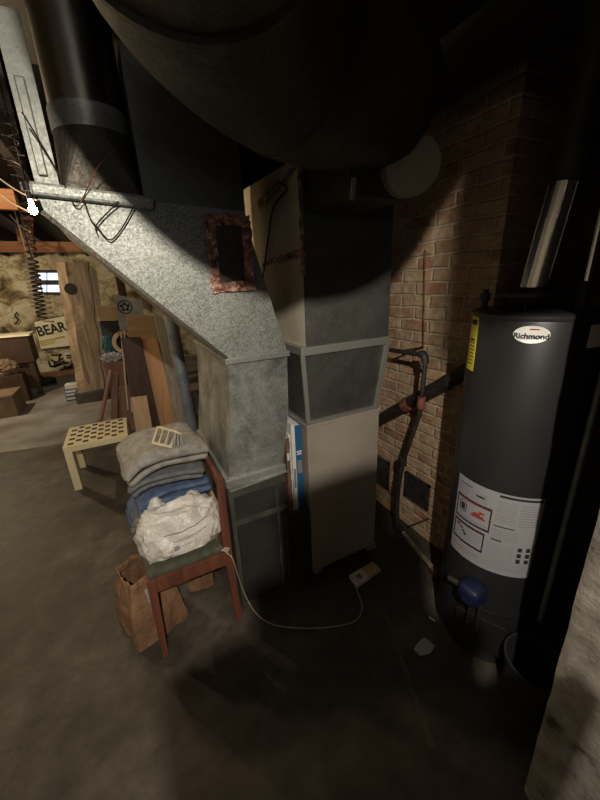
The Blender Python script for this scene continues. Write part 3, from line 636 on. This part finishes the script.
# plastic bag
t = thing('plastic_bag', 'crinkled white plastic shopping bag on the chair seat', 'plastic bag', (.06, 1.36, .46))
mb = MB(); mb.blob((0, 0, 0), (.170, .088, .125), 5, .14, 2.2, 0, 5, .72)
for v in mb.b.verts:
    w_ = v.co.copy(); r1 = 1-abs(noise.noise(w_*16+Vector((3, 1, 2)))); r2 = 1-abs(noise.noise(w_*38))
    v.co *= .93+.09*r1*r1+.02*r2*r2
    if v.co.z < -.095: v.co.z = -.095
xform(mb, Matrix.Translation((.062, 1.345, .563)) @ Matrix.Rotation(rad(2), 4, 'Z') @ Matrix.Rotation(rad(-28), 4, 'X'))
mb.build('bag_body', 'bagw', t)
random.seed(4)
for (xa, xb, zh) in ((-.12, -.04, .03), (.04, .11, .02)):
    mb = MB(); rows = []
    for i in range(11):
        x = xa+(xb-xa)*i/10; k = math.sin(PI*i/10)
        rows.append([mb.b.verts.new((.065+x+random.uniform(-.005, .005), 1.375+j*.014+random.uniform(-.006, .006), .625+j*(.006+zh*.4*k)+random.uniform(-.005, .005))) for j in range(5)])
    for i in range(10):
        for j in range(4): f = mb.b.faces.new((rows[i][j], rows[i][j+1], rows[i+1][j+1], rows[i+1][j])); f.smooth = True
    mb.build('bag_handle', 'bagw', t, solid=.002, sub=1)
bag = [c for c in t.children if c.name.startswith('bag_body')][0]
def printed(rows_, m, name):
    mb = MB(); random.seed(9)
    for (x0, x1, z, h, dash) in rows_:
        x = x0
        while x < x1:
            w = random.uniform(.006, .012) if dash else x1-x0
            n = max(1, int(w/.006)); pr = None
            for i in range(n+1):
                xx = x+w*i/n; zz_ = z+.10*(xx-.06)**2*4+.12*(xx-.06)
                c2 = [mb.b.verts.new((xx, 1.22, zz_+a)) for a in (0, h)]
                if pr: mb.b.faces.new((pr[0], c2[0], c2[1], pr[1]))
                pr = c2
            x += w+.004
    o = mb.build(name, m, t); q = o.modifiers.new('w', 'SHRINKWRAP'); q.target = bag; q.wrap_method = 'PROJECT'; q.use_project_y = True; q.use_positive_direction = True; q.use_negative_direction = False; q.offset = .0025
printed([(-.01, .17, .60, .004, 0), (.02, .16, .57, .003, 0), (.0, .10, .545, .003, 1)], 'greyink', 'blue_print')
printed([(.06, .18, .495, .012, 1), (-.02, .05, .485, .010, 1), (.02, .04, .54, .014, 0)], 'greyink', 'dark_print')

# paper bags under the chair
def paper_bag(label, c, s, seed, rot=0, film=False):
    t = thing('paper_bag', label, 'paper bag', c, 'paper bags under the chair'); mb = MB(); n = 16; hN = 14; rings = []
    for j in range(hN+1):
        z = j/hN; ring = []
        for k in range(4*n):
            a = k/(4*n)*2*PI; q = max(abs(math.cos(a)), abs(math.sin(a))); r = 1/q**.8
            x, y = math.cos(a)*r*s[0]*(1-.30*z**2), math.sin(a)*r*s[1]*(1-.35*z**1.5)
            d = 1+.13*noise.noise(Vector((math.cos(a)*2.2, math.sin(a)*2.2, z*3+seed)))+.05*noise.noise(Vector((math.cos(a)*6, math.sin(a)*6, z*8+seed)))
            ring.append(mb.b.verts.new((x*d, y*d, z*s[2]*(1+.07*noise.noise(Vector((a*1.5, seed, 0)))))))
        rings.append(ring)
    for j in range(hN):
        for k in range(4*n): f = mb.b.faces.new((rings[j][k], rings[j][(k+1) % (4*n)], rings[j+1][(k+1) % (4*n)], rings[j+1][k])); f.smooth = (k % 3 != 0)
    mb.b.faces.new(rings[0][::-1]); xform(mb, Matrix.Translation(c) @ Matrix.Rotation(rot, 4, 'Z')); mb.build('bag_body', 'kraft', t, solid=.003); return t
pb = paper_bag('large crumpled brown paper bag on the floor under the chair', (-.13, 1.475, .004), (.125, .13, .33), 1, rad(20))
mb = MB(); mb.blob((-.105, 1.36, .24), (.022, .02, .075), 8, .5, 5, 0, 3); mb.build('plastic_film', 'film', pb)
pb2 = paper_bag('smaller brown paper bag behind the chair legs near the furnace', (.135, 1.60, .004), (.07, .08, .27), 6, rad(-10))

# ---------------------------------------------------------------- cord, outlet plate, scraps
cz = .008
pts = [(.215, 1.235, .47), (.225, 1.225, .44), P(233, 560, y=1.20), P(243, 590, z=.12), P(255, 612, z=cz), P(272, 624, z=cz), P(300, 628, z=cz), P(330, 627, z=cz), P(355, 621, z=cz), P(362, 608, z=cz), P(359, 595, z=cz), P(355, 585, z=.012)]
tag(MB().tube(arc(pts, 8), .0027, 8).build('cord', 'cord'), 'off-white cord running from the chair across the floor to the switch plate', 'cord')
mb = MB(); mb.tube(arc([(.206, 1.243, .452), (.222, 1.236, .462), (.236, 1.238, .452), (.222, 1.238, .444), (.21, 1.242, .455)], 6), .004, 8)
tag(mb.build('cord_knot', 'cord'), 'small knot of off-white cord at the chair seat corner', 'cord knot')
t = thing('switch_plate', 'white and yellow plate with a black drawing at the end of the cord', 'plate', P(365, 576, z=0))
q = [P(349, 578, z=0), P(357, 588, z=0), P(381, 572, z=0), P(373, 564, z=0)]
m1, m2 = q[0].lerp(q[3], .5), q[1].lerp(q[2], .5)
MB().plate([q[0], q[1], m2, m1], (0, 0, .02), .002).build('white_half', 'white', t); MB().plate([m1, m2, q[2], q[3]], (0, 0, .02), .002).build('yellow_half', 'palew', t)
c0 = (q[0]+q[1]+m1+m2)/4+Vector((0, 0, .0205)); mb = MB()
for k in range(7): a = k*.9; mb.bar(c0+Vector((math.cos(a), math.sin(a), 0))*.004, c0+Vector((math.cos(a), math.sin(a), 0))*(.017+.006*(k % 2)), .005, .001)
mb.build('drawing', 'ink', t)
t = P(424, 648, z=.003)
mb = MB(); pl_ = [P(414, 650, z=.002), P(420, 656, z=.002), P(430, 654, z=.002), P(435, 647, z=.002), P(429, 641, z=.002), P(424, 638, z=.002), P(417, 644, z=.002)]
mb.plate(pl_, (0, 0, .006), .002)
tag(mb.build('plastic_scrap', 'scoop'), 'flat pale grey rounded scrap lying on the dark floor', 'scrap')
tag(MB().bar(P(429, 617, z=.006), P(435, 621, z=.006), .006, .006, .001).build('paper_chip', 'scoop'), 'tiny white chip on the floor beside the heater', 'scrap')

# ---------------------------------------------------------------- chess table
t = thing('side_table', 'low cream wooden side table with a checkered top', 'table', (-.36, 3.28, 0))
X0, X1, Y0, Y1, ZT = -.60, -.13, 3.03, 3.5, .395
MB().box(X0, X1, Y0, Y1, ZT-.05, ZT, .003).build('tabletop', 'cream', t)
mb = MB(); k8 = (X1-X0-.05)/8
for i in range(8):
    for j in range(8):
        if (i+j) % 2 == 0: mb.box(X0+.025+i*k8+.006, X0+.025+(i+1)*k8-.006, Y0+.025+j*k8+.006, Y0+.025+(j+1)*k8-.006, ZT, ZT+.0012)
mb.build('checker_inlay', 'ink', t)
for x in (X0, X1-.055):
    for y in (Y0, Y1-.055): MB().box(x, x+.055, y, y+.055, 0, ZT-.05, .003).build('leg', 'cream', t)

# ---------------------------------------------------------------- leaning boards
def lean_board(name, label, m, q, y, th=.018, back=.12, cat='board', z0=None):
    """q: four corners (px) on the plane y; the foot stands on the floor, the head leans back"""
    p = [P(*a, y=y) for a in q]
    zmax = max(a.z for a in p)
    zmin = min(a.z for a in p)
    o = MB().plate([a+Vector((0, back*(max(a.z, 0))/1.3, 0)) if True else a for a in p], (0, th, 0), .002).build(name, m)
    return tag(o, label, cat, 'boards leaning beside the plenum')
lean_board('board', 'weathered narrow board leaning right of the orange plywood', 'greyw', [(155, 312), (166, 320), (189, 432), (177, 434)], 3.75, .03)
lean_board('board', 'tan plywood sheet behind the dark and orange boards', 'tanw', [(127, 315), (158, 317), (186, 437), (136, 441)], 4.03, .015)
lean_board('board', 'orange plywood board leaning between dark panel and grey board', 'ply', [(139, 338), (158, 339), (181, 440), (152, 443)], 3.92, .018)
lean_board('board', 'dark brown panel leaning left of the orange plywood', 'darkw', [(121, 339), (141, 338), (163, 438), (137, 441)], 3.86, .02)
lean_board('board', 'short pale pine board standing before the dark panel', 'palew', [(131, 399), (147, 397), (155, 442), (138, 444)], 3.74, .02)
def slat(label, a, b, y, w, m, cat='stick', name='slat', g='thin sticks leaning by the boards', yb=None):
    o = MB().bar(P(*a, y=y+.12), P(*b, y=y), w, .02, .002).build(name, m); return tag(o, label, cat, g)
slat('rusty red slat slanting left of the cabinet', (111, 370), (99, 428), 3.95, .05, 'redw')
slat('dusty red upright slat beside the slanting one', (115, 372), (114, 428), 4.05, .06, 'redw')
slat('pale thin stick left of the dark panel', (121, 332), (128, 410), 3.98, .014, 'coilw')
slat('second pale thin stick close beside the dark panel', (124, 331), (132, 412), 4.0, .010, 'white')
slat('brown upright board behind the thin pale sticks', (122, 385), (132, 430), 4.1, .12, 'redw')
bp = MB().tube([P(172, 330, y=2.5)+Vector((0, 0, .0)), P(176, 333, y=2.5), P(196, 432, y=2.5)-Vector((0, 0, 0)), ], .045, 28)
bp.b.free(); pA, pB = P(174, 335, y=2.5), P(194, 440, y=2.5); d = pA-pB
bp = MB().tube([pB+d*(-pB.z/d.z), pA+d*.9], .042, 28).build('blue_pipe', 'bluepipe'); tag(bp, 'thick blue-grey pipe standing beside the galvanized plenum', 'pipe')

# ---------------------------------------------------------------- timber post
t = thing('timber_post', 'broad rough tan timber post with a round dark hole', 'post', (-.6, 5.7, 0))
yp = 5.7; A = [P(80, 404, y=yp), P(106, 402, y=yp), P(88, 262, y=yp), P(55, 262, y=yp)]
mb = MB(); N = 26; rows = []
for i in range(N+1):
    s = i/N; l = A[0].lerp(A[3], s); r_ = A[1].lerp(A[2], s); row = []
    for u, dy in ((0, .14), (0, 0), (.3, -.015), (.62, 0), (1, .03), (1, .2)):
        p = l.lerp(r_, u)+Vector((0, dy, 0)); p += Vector((.018*noise.noise(Vector((u*3, s*9, 1))), .02*noise.noise(Vector((u*4, s*7, 2))), 0)); row.append(mb.b.verts.new(p))
    rows.append(row)
for i in range(N):
    for j in range(6): mb.b.faces.new((rows[i][j], rows[i][(j+1) % 6], rows[i+1][(j+1) % 6], rows[i+1][j]))
mb.b.faces.new(rows[0]); mb.b.faces.new(rows[-1]); mb.build('post_body', 'timber', t)
c = P(71, 289, y=yp-.02); MB().tube([c, c-Vector((0, .012, 0))], .075, 24).build('knot_hole', 'iron', t)
c = P(93, 400, y=yp); MB().box(c.x-.21, c.x+.23, 5.68, 6.0, 0, .17, .02).build('concrete_foot', 'floor', t)
mb = MB().plate([P(88, 264, y=6.1), P(96, 270, y=6.1), P(112, 385, y=6.1), P(103, 395, y=6.1)], (0, .06, 0)); tag(mb.build('plank', 'greyw'), 'split grey plank leaning behind the timber post', 'plank')

# ---------------------------------------------------------------- far wall things
t = thing('wall_sign', 'cream enamel sign reading BEAR on the far stone wall', 'sign', P(56, 334, y=8.3))
q = [P(34, 322, y=8.34), P(74, 314, y=8.34), P(76, 345, y=8.34), P(41, 349, y=8.34)]
MB().plate([a+Vector(((a.x+1.25)*.035, 0, (a.z-.8)*.05)) for a in q], (0, .03, 0)).build('sign_rim', 'iron', t)
MB().plate([a-Vector((0, .006, 0)) for a in q], (0, .01, 0)).build('sign_board', 'signc', t)
xa = (q[1]-q[0]).normalized(); ya = (q[0]-q[3]).normalized()
cc = P(51.5, 329.5, y=8.325); tb = text_bm('BEAR', .26, .006, .006)
for v in tb.b.verts: v.co.x *= .82
xform(tb, frame(cc, xa, (0, 0, 1))).build('sign_lettering', 'ink', t)
cc = P(54, 341, y=8.325); mb = MB()
mb.plate([(-.24, .03, 0), (.20, .03, 0), (.20, .055, 0), (-.24, .055, 0)], (0, 0, .004)); mb.plate([(-.24, -.005, 0), (.02, -.005, 0), (.02, .012, 0), (-.24, .012, 0)], (0, 0, .004)); mb.plate([(-.24, -.04, 0), (.0, -.04, 0), (.0, -.025, 0), (-.24, -.025, 0)], (0, 0, .004))
xform(mb, frame(cc, xa, (0, 0, 1))).build('sign_stripes', 'signy', t)
t = thing('poster', 'pale poster with a round black emblem above the boards', 'poster', P(128, 306, y=4.7))
q = [P(113, 294, y=4.8), P(142, 300, y=4.8), P(146, 330, y=4.8), P(120, 330, y=4.8)]
MB().plate(q, (0, .012, 0)).build('poster_sheet', 'cloth', t)
cc = P(125, 307, y=4.795); mb = MB()
def ring(mb, ro, ri, n=40, z=0):
    a = [[mb.b.verts.new((r*math.cos(2*PI*k/n), r*math.sin(2*PI*k/n), z+h)) for k in range(n)] for r, h in ((ro, 0), (ro, .003), (ri, .003), (ri, 0))]
    for i in range(4):
        for k in range(n): mb.b.faces.new((a[i][k], a[i][(k+1) % n], a[(i+1) % 4][(k+1) % n], a[(i+1) % 4][k]))
ring(mb, .082, .070); ring(mb, .036, .022)
for k in range(5):
    a = PI/2+k*2*PI/5; mb.bar(Vector((math.cos(a)*.03, math.sin(a)*.03, .001)), Vector((math.cos(a)*.056, math.sin(a)*.056, .001)), .030, .003)
xform(mb, frame(cc, (1, 0, .0), (0, 0, 1))).build('emblem', 'ink', t)
tag(MB().box(.03, .12, 4.83, 4.92, 0, 2.42, .003).build('wooden_stud', 'darkw'), 'upright dark stud behind the poster', 'stud')
# shelf area behind boards
tag(MB().plate([P(97, 307, y=5.0), P(117, 306, y=5.0), P(117, 321, y=5.0), P(98, 321, y=5.0)], (0, .3, 0), .004).build('wooden_crate', 'palew'), 'plain tan wooden box up behind the post', 'box')
tag(MB().box(P(99, 321, y=5.05).x, P(121, 321, y=5.05).x, 5.05, 5.4, P(100, 336, y=5.05).z, P(100, 322, y=5.05).z-.005, .004).build('dark_box', 'black'), 'black box under the tan wooden box', 'box')
c0 = P(111, 345, y=4.9); c1 = P(112, 357, y=4.6)
tag(MB().box(c0.x-.12, c0.x+.12, 4.78, 5.0, 0, c0.z-.10, .01).build('wooden_crate', 'darkw'), 'dark crate under the teal cloth bundle', 'crate')
tag(MB().box(c1.x-.10, c1.x+.10, 4.52, 4.72, 0, c1.z-.045, .01).build('wooden_crate', 'redw'), 'reddish crate under the crumpled white rag', 'crate')
o = MB(); o.blob(P(111, 345, y=4.9), (.10, .12, .13), 4, .2); tag(o.build('cloth_bundle', 'teal'), 'dark teal cloth bundle behind the leaning boards', 'cloth')
o = MB(); o.blob(P(112, 357, y=4.6), (.10, .09, .05), 9, .6, 6); tag(o.build('white_rag', 'cloth'), 'crumpled white rag below the teal bundle', 'rag')
o = MB(); ring(o, .13, .085); xform(o, frame(P(124, 342, y=4.4), (1, .4, 0), (0, 0, 1))); 
for v in o.b.verts: pass
tag(o.build('hoop', 'palew', solid=.02), 'pale curved wooden hoop beside the dark panel', 'hoop')
pz = P(112, 400, y=5.2)
tag(MB().box(-.24, .06, 5.04, 5.42, 0, P(100, 336, y=5.05).z-.003, .01).build('low_cabinet', 'darkw'), 'dark low cabinet hidden behind the red slats', 'cabinet')
# workbench left
t = thing('workbench', 'dark workbench with a pale top at the far left', 'workbench', (-1.9, 6.9, 0))
y0 = 6.6; xr = P(27, 335, y=y0).x
zt = P(27, 334, y=y0).z
MB().box(-2.88, xr+.03, y0, 7.05, zt-.03, zt, .004).build('bench_top', 'signc', t)
MB().box(-2.86, xr-.01, y0+.03, 7.02, .55, zt-.03).build('apron', 'darkw', t)
MB().box(-2.86, xr-.06, y0+.10, 7.0, .12, .55).build('cupboard', 'darkw', t)
for x in (xr-.1, -2.8): MB().box(x, x+.07, y0+.05, y0+.12, 0, .55).build('leg', 'darkw', t)
c2 = P(5, 368, y=6.45); tag(MB().box(c2.x-.25, c2.x+.2, 6.33, 6.56, 0, c2.z-.10, .01).build('wooden_crate', 'darkw'), 'dark crate standing before the workbench', 'crate')
tag(MB().blob(P(5, 368, y=6.45), (.17, .12, .12), 3, .3).build('paper_sack', 'cardboard'), 'crumpled pale brown sack below the bench', 'sack')
b0 = P(8, 418, z=0); tag(MB().box(b0.x-.45, b0.x+.12, b0.y, b0.y+.5, 0, .30, .01).build('cardboard_box', 'cardboard'), 'open brown cardboard box on the floor at far left', 'box')
for i, (q, l) in enumerate((((33, 384), 'black work shoe nearest the bench'), ((45, 385), 'black work shoe to the right of its mate'))):
    p = P(*q, z=0); t = thing('work_shoe', l, 'shoe', p, 'shoes by the bench')
    mb = MB(); mb.blob((p.x, p.y, .07), (.19, .09, .075), i, .1, 3, .75, 3, .8); mb.build('upper', 'blackrub', t)
    MB().blob((p.x-.08, p.y, .12), (.085, .075, .09), i+3, .1, 3, 0, 3).build('ankle', 'blackrub', t); MB().box(p.x-.19, p.x+.19, p.y-.08, p.y+.08, 0, .025, .01).build('sole', 'iron', t)
a, b = P(38, 376, z=.05), P(78, 373, z=.05); tag(MB().box(-1.62, -.75, 8.0, 8.15, 0, .09, .004).build('floor_plank', 'ply'), 'orange plank lying along the foot of the far wall', 'plank')
mb = MB(); random.seed(3)
for i in range(14):
    c = P(random.uniform(50, 74), random.uniform(355, 369), y=8.05); mb.tube([c, c+Vector((random.uniform(-.25, .25), random.uniform(-.08, .08), random.uniform(-.06, .14)))], .018, 6)
tag(mb.build('scrap_heap', 'iron'), 'tangle of dark metal scrap below the sign', 'scrap heap', None, 'stuff')
t = thing('printed_carton', 'small blue and white printed carton at the foot of the post', 'carton', P(73, 402, z=0))
q0, q1 = P(67, 402, z=0), P(82, 404, z=0)
MB().box(q0.x, q1.x, q0.y, q0.y+.18, 0, .19, .004).build('carton_body', 'blueb', t)
mb = MB(); 
for z in (.03, .09, .14): mb.box(q0.x+.01, q1.x-.01, q0.y-.003, q0.y, z, z+.03)
mb.build('carton_print', 'white', t); MB().box(q0.x+.02, q1.x-.03, q0.y+.01, q0.y+.16, .19, .25).build('papers', 'white', t)
tag(MB().tube(arc([P(17, 312, y=8.34), P(15, 316, y=8.3), P(18, 320, y=8.3), P(15, 324, y=8.34)]), .012, 8).build('wall_hook', 'iron'), 'dark S-shaped hook on the far wall', 'hook')

# ceiling timbers and hanging coils at left
tag(MB().box(-2.8, .1, 5.1, 5.16, P(0, 252, y=5.1).z, P(0, 241, y=5.1).z, .003).build('cross_beam', 'beam'), 'lower orange wooden cross beam at far left', 'beam')
z1 = P(0, 185, y=3.3).z; z0 = P(0, 212, y=3.3).z
tag(MB().hexa([(-2.8, 3.3, z0+.02), (-.50, 3.3, z0+.02), (-.50, 3.35, z0+.02), (-2.8, 3.35, z0+.02)], [(-2.8, 3.3, z1), (-.50, 3.3, z1-.02), (-.50, 3.35, z1-.02), (-2.8, 3.35, z1)], .003).build('cross_beam', 'beam'), 'nearer orange wooden cross beam behind the lit bulb', 'beam')
tag(MB().plate([P(13, 212, y=5.0), P(33, 218, y=5.0), P(33, 244, y=5.0), P(18, 243, y=5.0)], (0, .05, 0), .003).build('hanger_board', 'beam'), 'short orange vertical board between the two cross beams', 'board')
def coil(label, a, b, y, r, turns, wr, m):
    a, b = P(*a, y=y), P(*b, y=y); n = turns*12; pts = [(a.x, a.y, 2.41), a+Vector((0, 0, .01))] if a.z < 2.38 else []
    for i in range(n+1):
        s = i/n; th = 2*PI*turns*s; pts.append(a.lerp(b, s)+Vector((r*math.cos(th), r*math.sin(th), 0)))
    return tag(MB().tube(pts, wr, 6).build('coiled_wire', m), label, 'coiled wire', 'coiled wires hanging from the joists')
coil('dark coiled wire hanging just left of the bulb', (24, 200), (33, 262), 3.2, .030, 9, .005, 'coil')
coil('dark coil hanging before the stone wall below the bulb', (33, 262), (42, 318), 3.6, .035, 13, .006, 'coil')
coil('pale coiled cord beside the dark coil', (29, 262), (37, 308), 3.9, .045, 12, .006, 'coilw')
coil('pale wide coil low beside the timber post', (44, 298), (48, 322), 4.3, .05, 5, .007, 'coilw')
coil('loose coil of grey wire at the top left', (8, 105), (12, 165), 2.2, .03, 5, .003, 'coil')
coil('second loose coil of grey wire at the top left', (3, 120), (20, 180), 2.6, .035, 6, .003, 'coil')
for i, (a, b, l) in enumerate((((-5, 175), (36, 200), 'taut bright wire running to the bulb'), ((-5, 190), (30, 212), 'lower bright wire running below the bulb'), ((-5, 148), (34, 156), 'thin horizontal wire high at left'), ((-5, 132), (30, 137), 'topmost thin horizontal wire at left'), ((10, 215), (30, 232), 'short wire dangling under the bulb'))):
    tag(MB().tube(arc([P(*a, y=2.6), P((a[0]+b[0])/2, (a[1]+b[1])/2+2, y=2.5), P(*b, y=2.4)]), .004, 6).build('ceiling_wire', 'coilw' if i < 2 else 'coil'), l, 'wire', 'wires strung under the joists')

# ---------------------------------------------------------------- lights
def bulb(p, label, power, col, r=.03, name='light_bulb', g=1):
    t = thing(name, label, 'light bulb', p)
    p = Vector(p); MB().lathe(p, [(.006*g, -.032*g), (.020*g, -.026*g), (.030*g, -.008*g), (.030*g, .008*g), (.018*g, .03*g), (.013*g, .045)], 24).build('glass', 'bulb', t)
    MB().lathe(p, [(.014, .045), (.014, .075), (.024, .078), (.024, .115), (.008, .12)], 20).build('socket', 'black', t)
    MB().tube([p+Vector((0, 0, .12)), (p.x, p.y, 2.42)], .004, 8).build('cord', 'black', t)
    l = bpy.data.lights.new('lamp', 'POINT'); l.energy = power; l.color = col; l.shadow_soft_size = r; o = bpy.data.objects.new('lamp', l); o.location = p-Vector((0, 0, .0)); C.objects.link(o)
    for m in t.children:
        if m.name.startswith('glass'): m.visible_shadow = True
    o.location = p-Vector((0, 0, .07)); return t
bulb(P(33, 210, y=2.25), 'lit bare bulb shining beside the edge of the slanted duct', 11, (1, .74, .44), .03, 'light_bulb', .62)
bulb((-.10, -.45, 2.12), 'lit bare bulb hanging behind the camera', 135, (1, .90, .76), .011)
bulb((-2.1, 5.5, 2.14), 'added unseen bulb brightening the far room', 95, (1, .80, .52))  # no visible source here, added to lift the far room
bulb((-1.0, 2.55, 2.14), 'added unseen bulb lighting the left side and streaking the round duct', 14, (1, .78, .5))  # unseen, placed for the highlight on the round duct and left-side fill
tag(MB().plate([(.135, -.21, 1.91), (.8, -.21, 1.91), (.8, -.21, 2.22), (.135, -.21, 2.22)], (0, .02, 0)).build('shade_board', 'darkw'), 'added unseen board shading the brick and heater from behind the camera', 'board')  # light blocker added to darken the right-hand brick and heater top
# unseen window added behind the camera as a weak cool fill for bluish highlights
w = struct(MB().box(-1.3, -.5, -2.61, -2.58, 1.7, 2.1).build('added_window', 'iron'))
MB().box(-1.25, -.55, -2.58, -2.57, 1.74, 2.06).build('pane', 'day', w)
l = bpy.data.lights.new('cool_fill', 'AREA'); l.energy = 2; l.color = (.6, .75, 1); l.shape = 'RECTANGLE'; l.size = .7; l.size_y = .32
o = bpy.data.objects.new('cool_fill', l); o.location = (-.9, -2.55, 1.9); o.rotation_euler = (rad(90), 0, 0); C.objects.link(o)
tag(MB().box(.47, 1.43, 1.96, 2.06, 2.02, 2.42, .004).build('light_block_girder', 'joist'), 'added dark girder keeping light off the upper brick behind the duct risers', 'girder')  # added to stop light from the back left reaching the upper brick
# unseen blocker added behind the camera, cut to cast a person's head-and-shoulders shadow
t = thing('shadow_blocker', 'added unseen head-and-shoulders shadow blocker behind the camera', 'cabinet', (.1, -.175, 0))
mb = MB()
mb.box(-.11, -.03, -.19, -.16, 0, 1.68); mb.box(-.03, 0, -.19, -.16, 0, 1.73)
def quad(pts): mb.plate([(x, -.19, z) for x, z in pts], (0, .03, 0))
quad([(0, 0), (.117, 0), (.117, 1.45), (.083, 1.69), (.083, 1.81), (0, 1.81)])
quad([(.123, 0), (.20, 0), (.20, 1.57), (.14, 1.59), (.14, 1.72), (.10, 1.72), (.10, 1.81), (.083, 1.81), (.083, 1.69), (.0895, 1.69), (.123, 1.45)])  # slanted slot left open to pass a streak of light
mb.box(.20, .30, -.19, -.16, 0, 1.43)
mb.build('body', 'greymetal', t)

wd = bpy.data.worlds.new('world'); bpy.context.scene.world = wd; wd.use_nodes = True
wd.node_tree.nodes['Background'].inputs[0].default_value = (.55, .5, .45, 1); wd.node_tree.nodes['Background'].inputs[1].default_value = .006
vs = bpy.context.scene.view_settings; vs.view_transform = 'Standard'; vs.look = 'None'; vs.exposure = 0; vs.gamma = 1
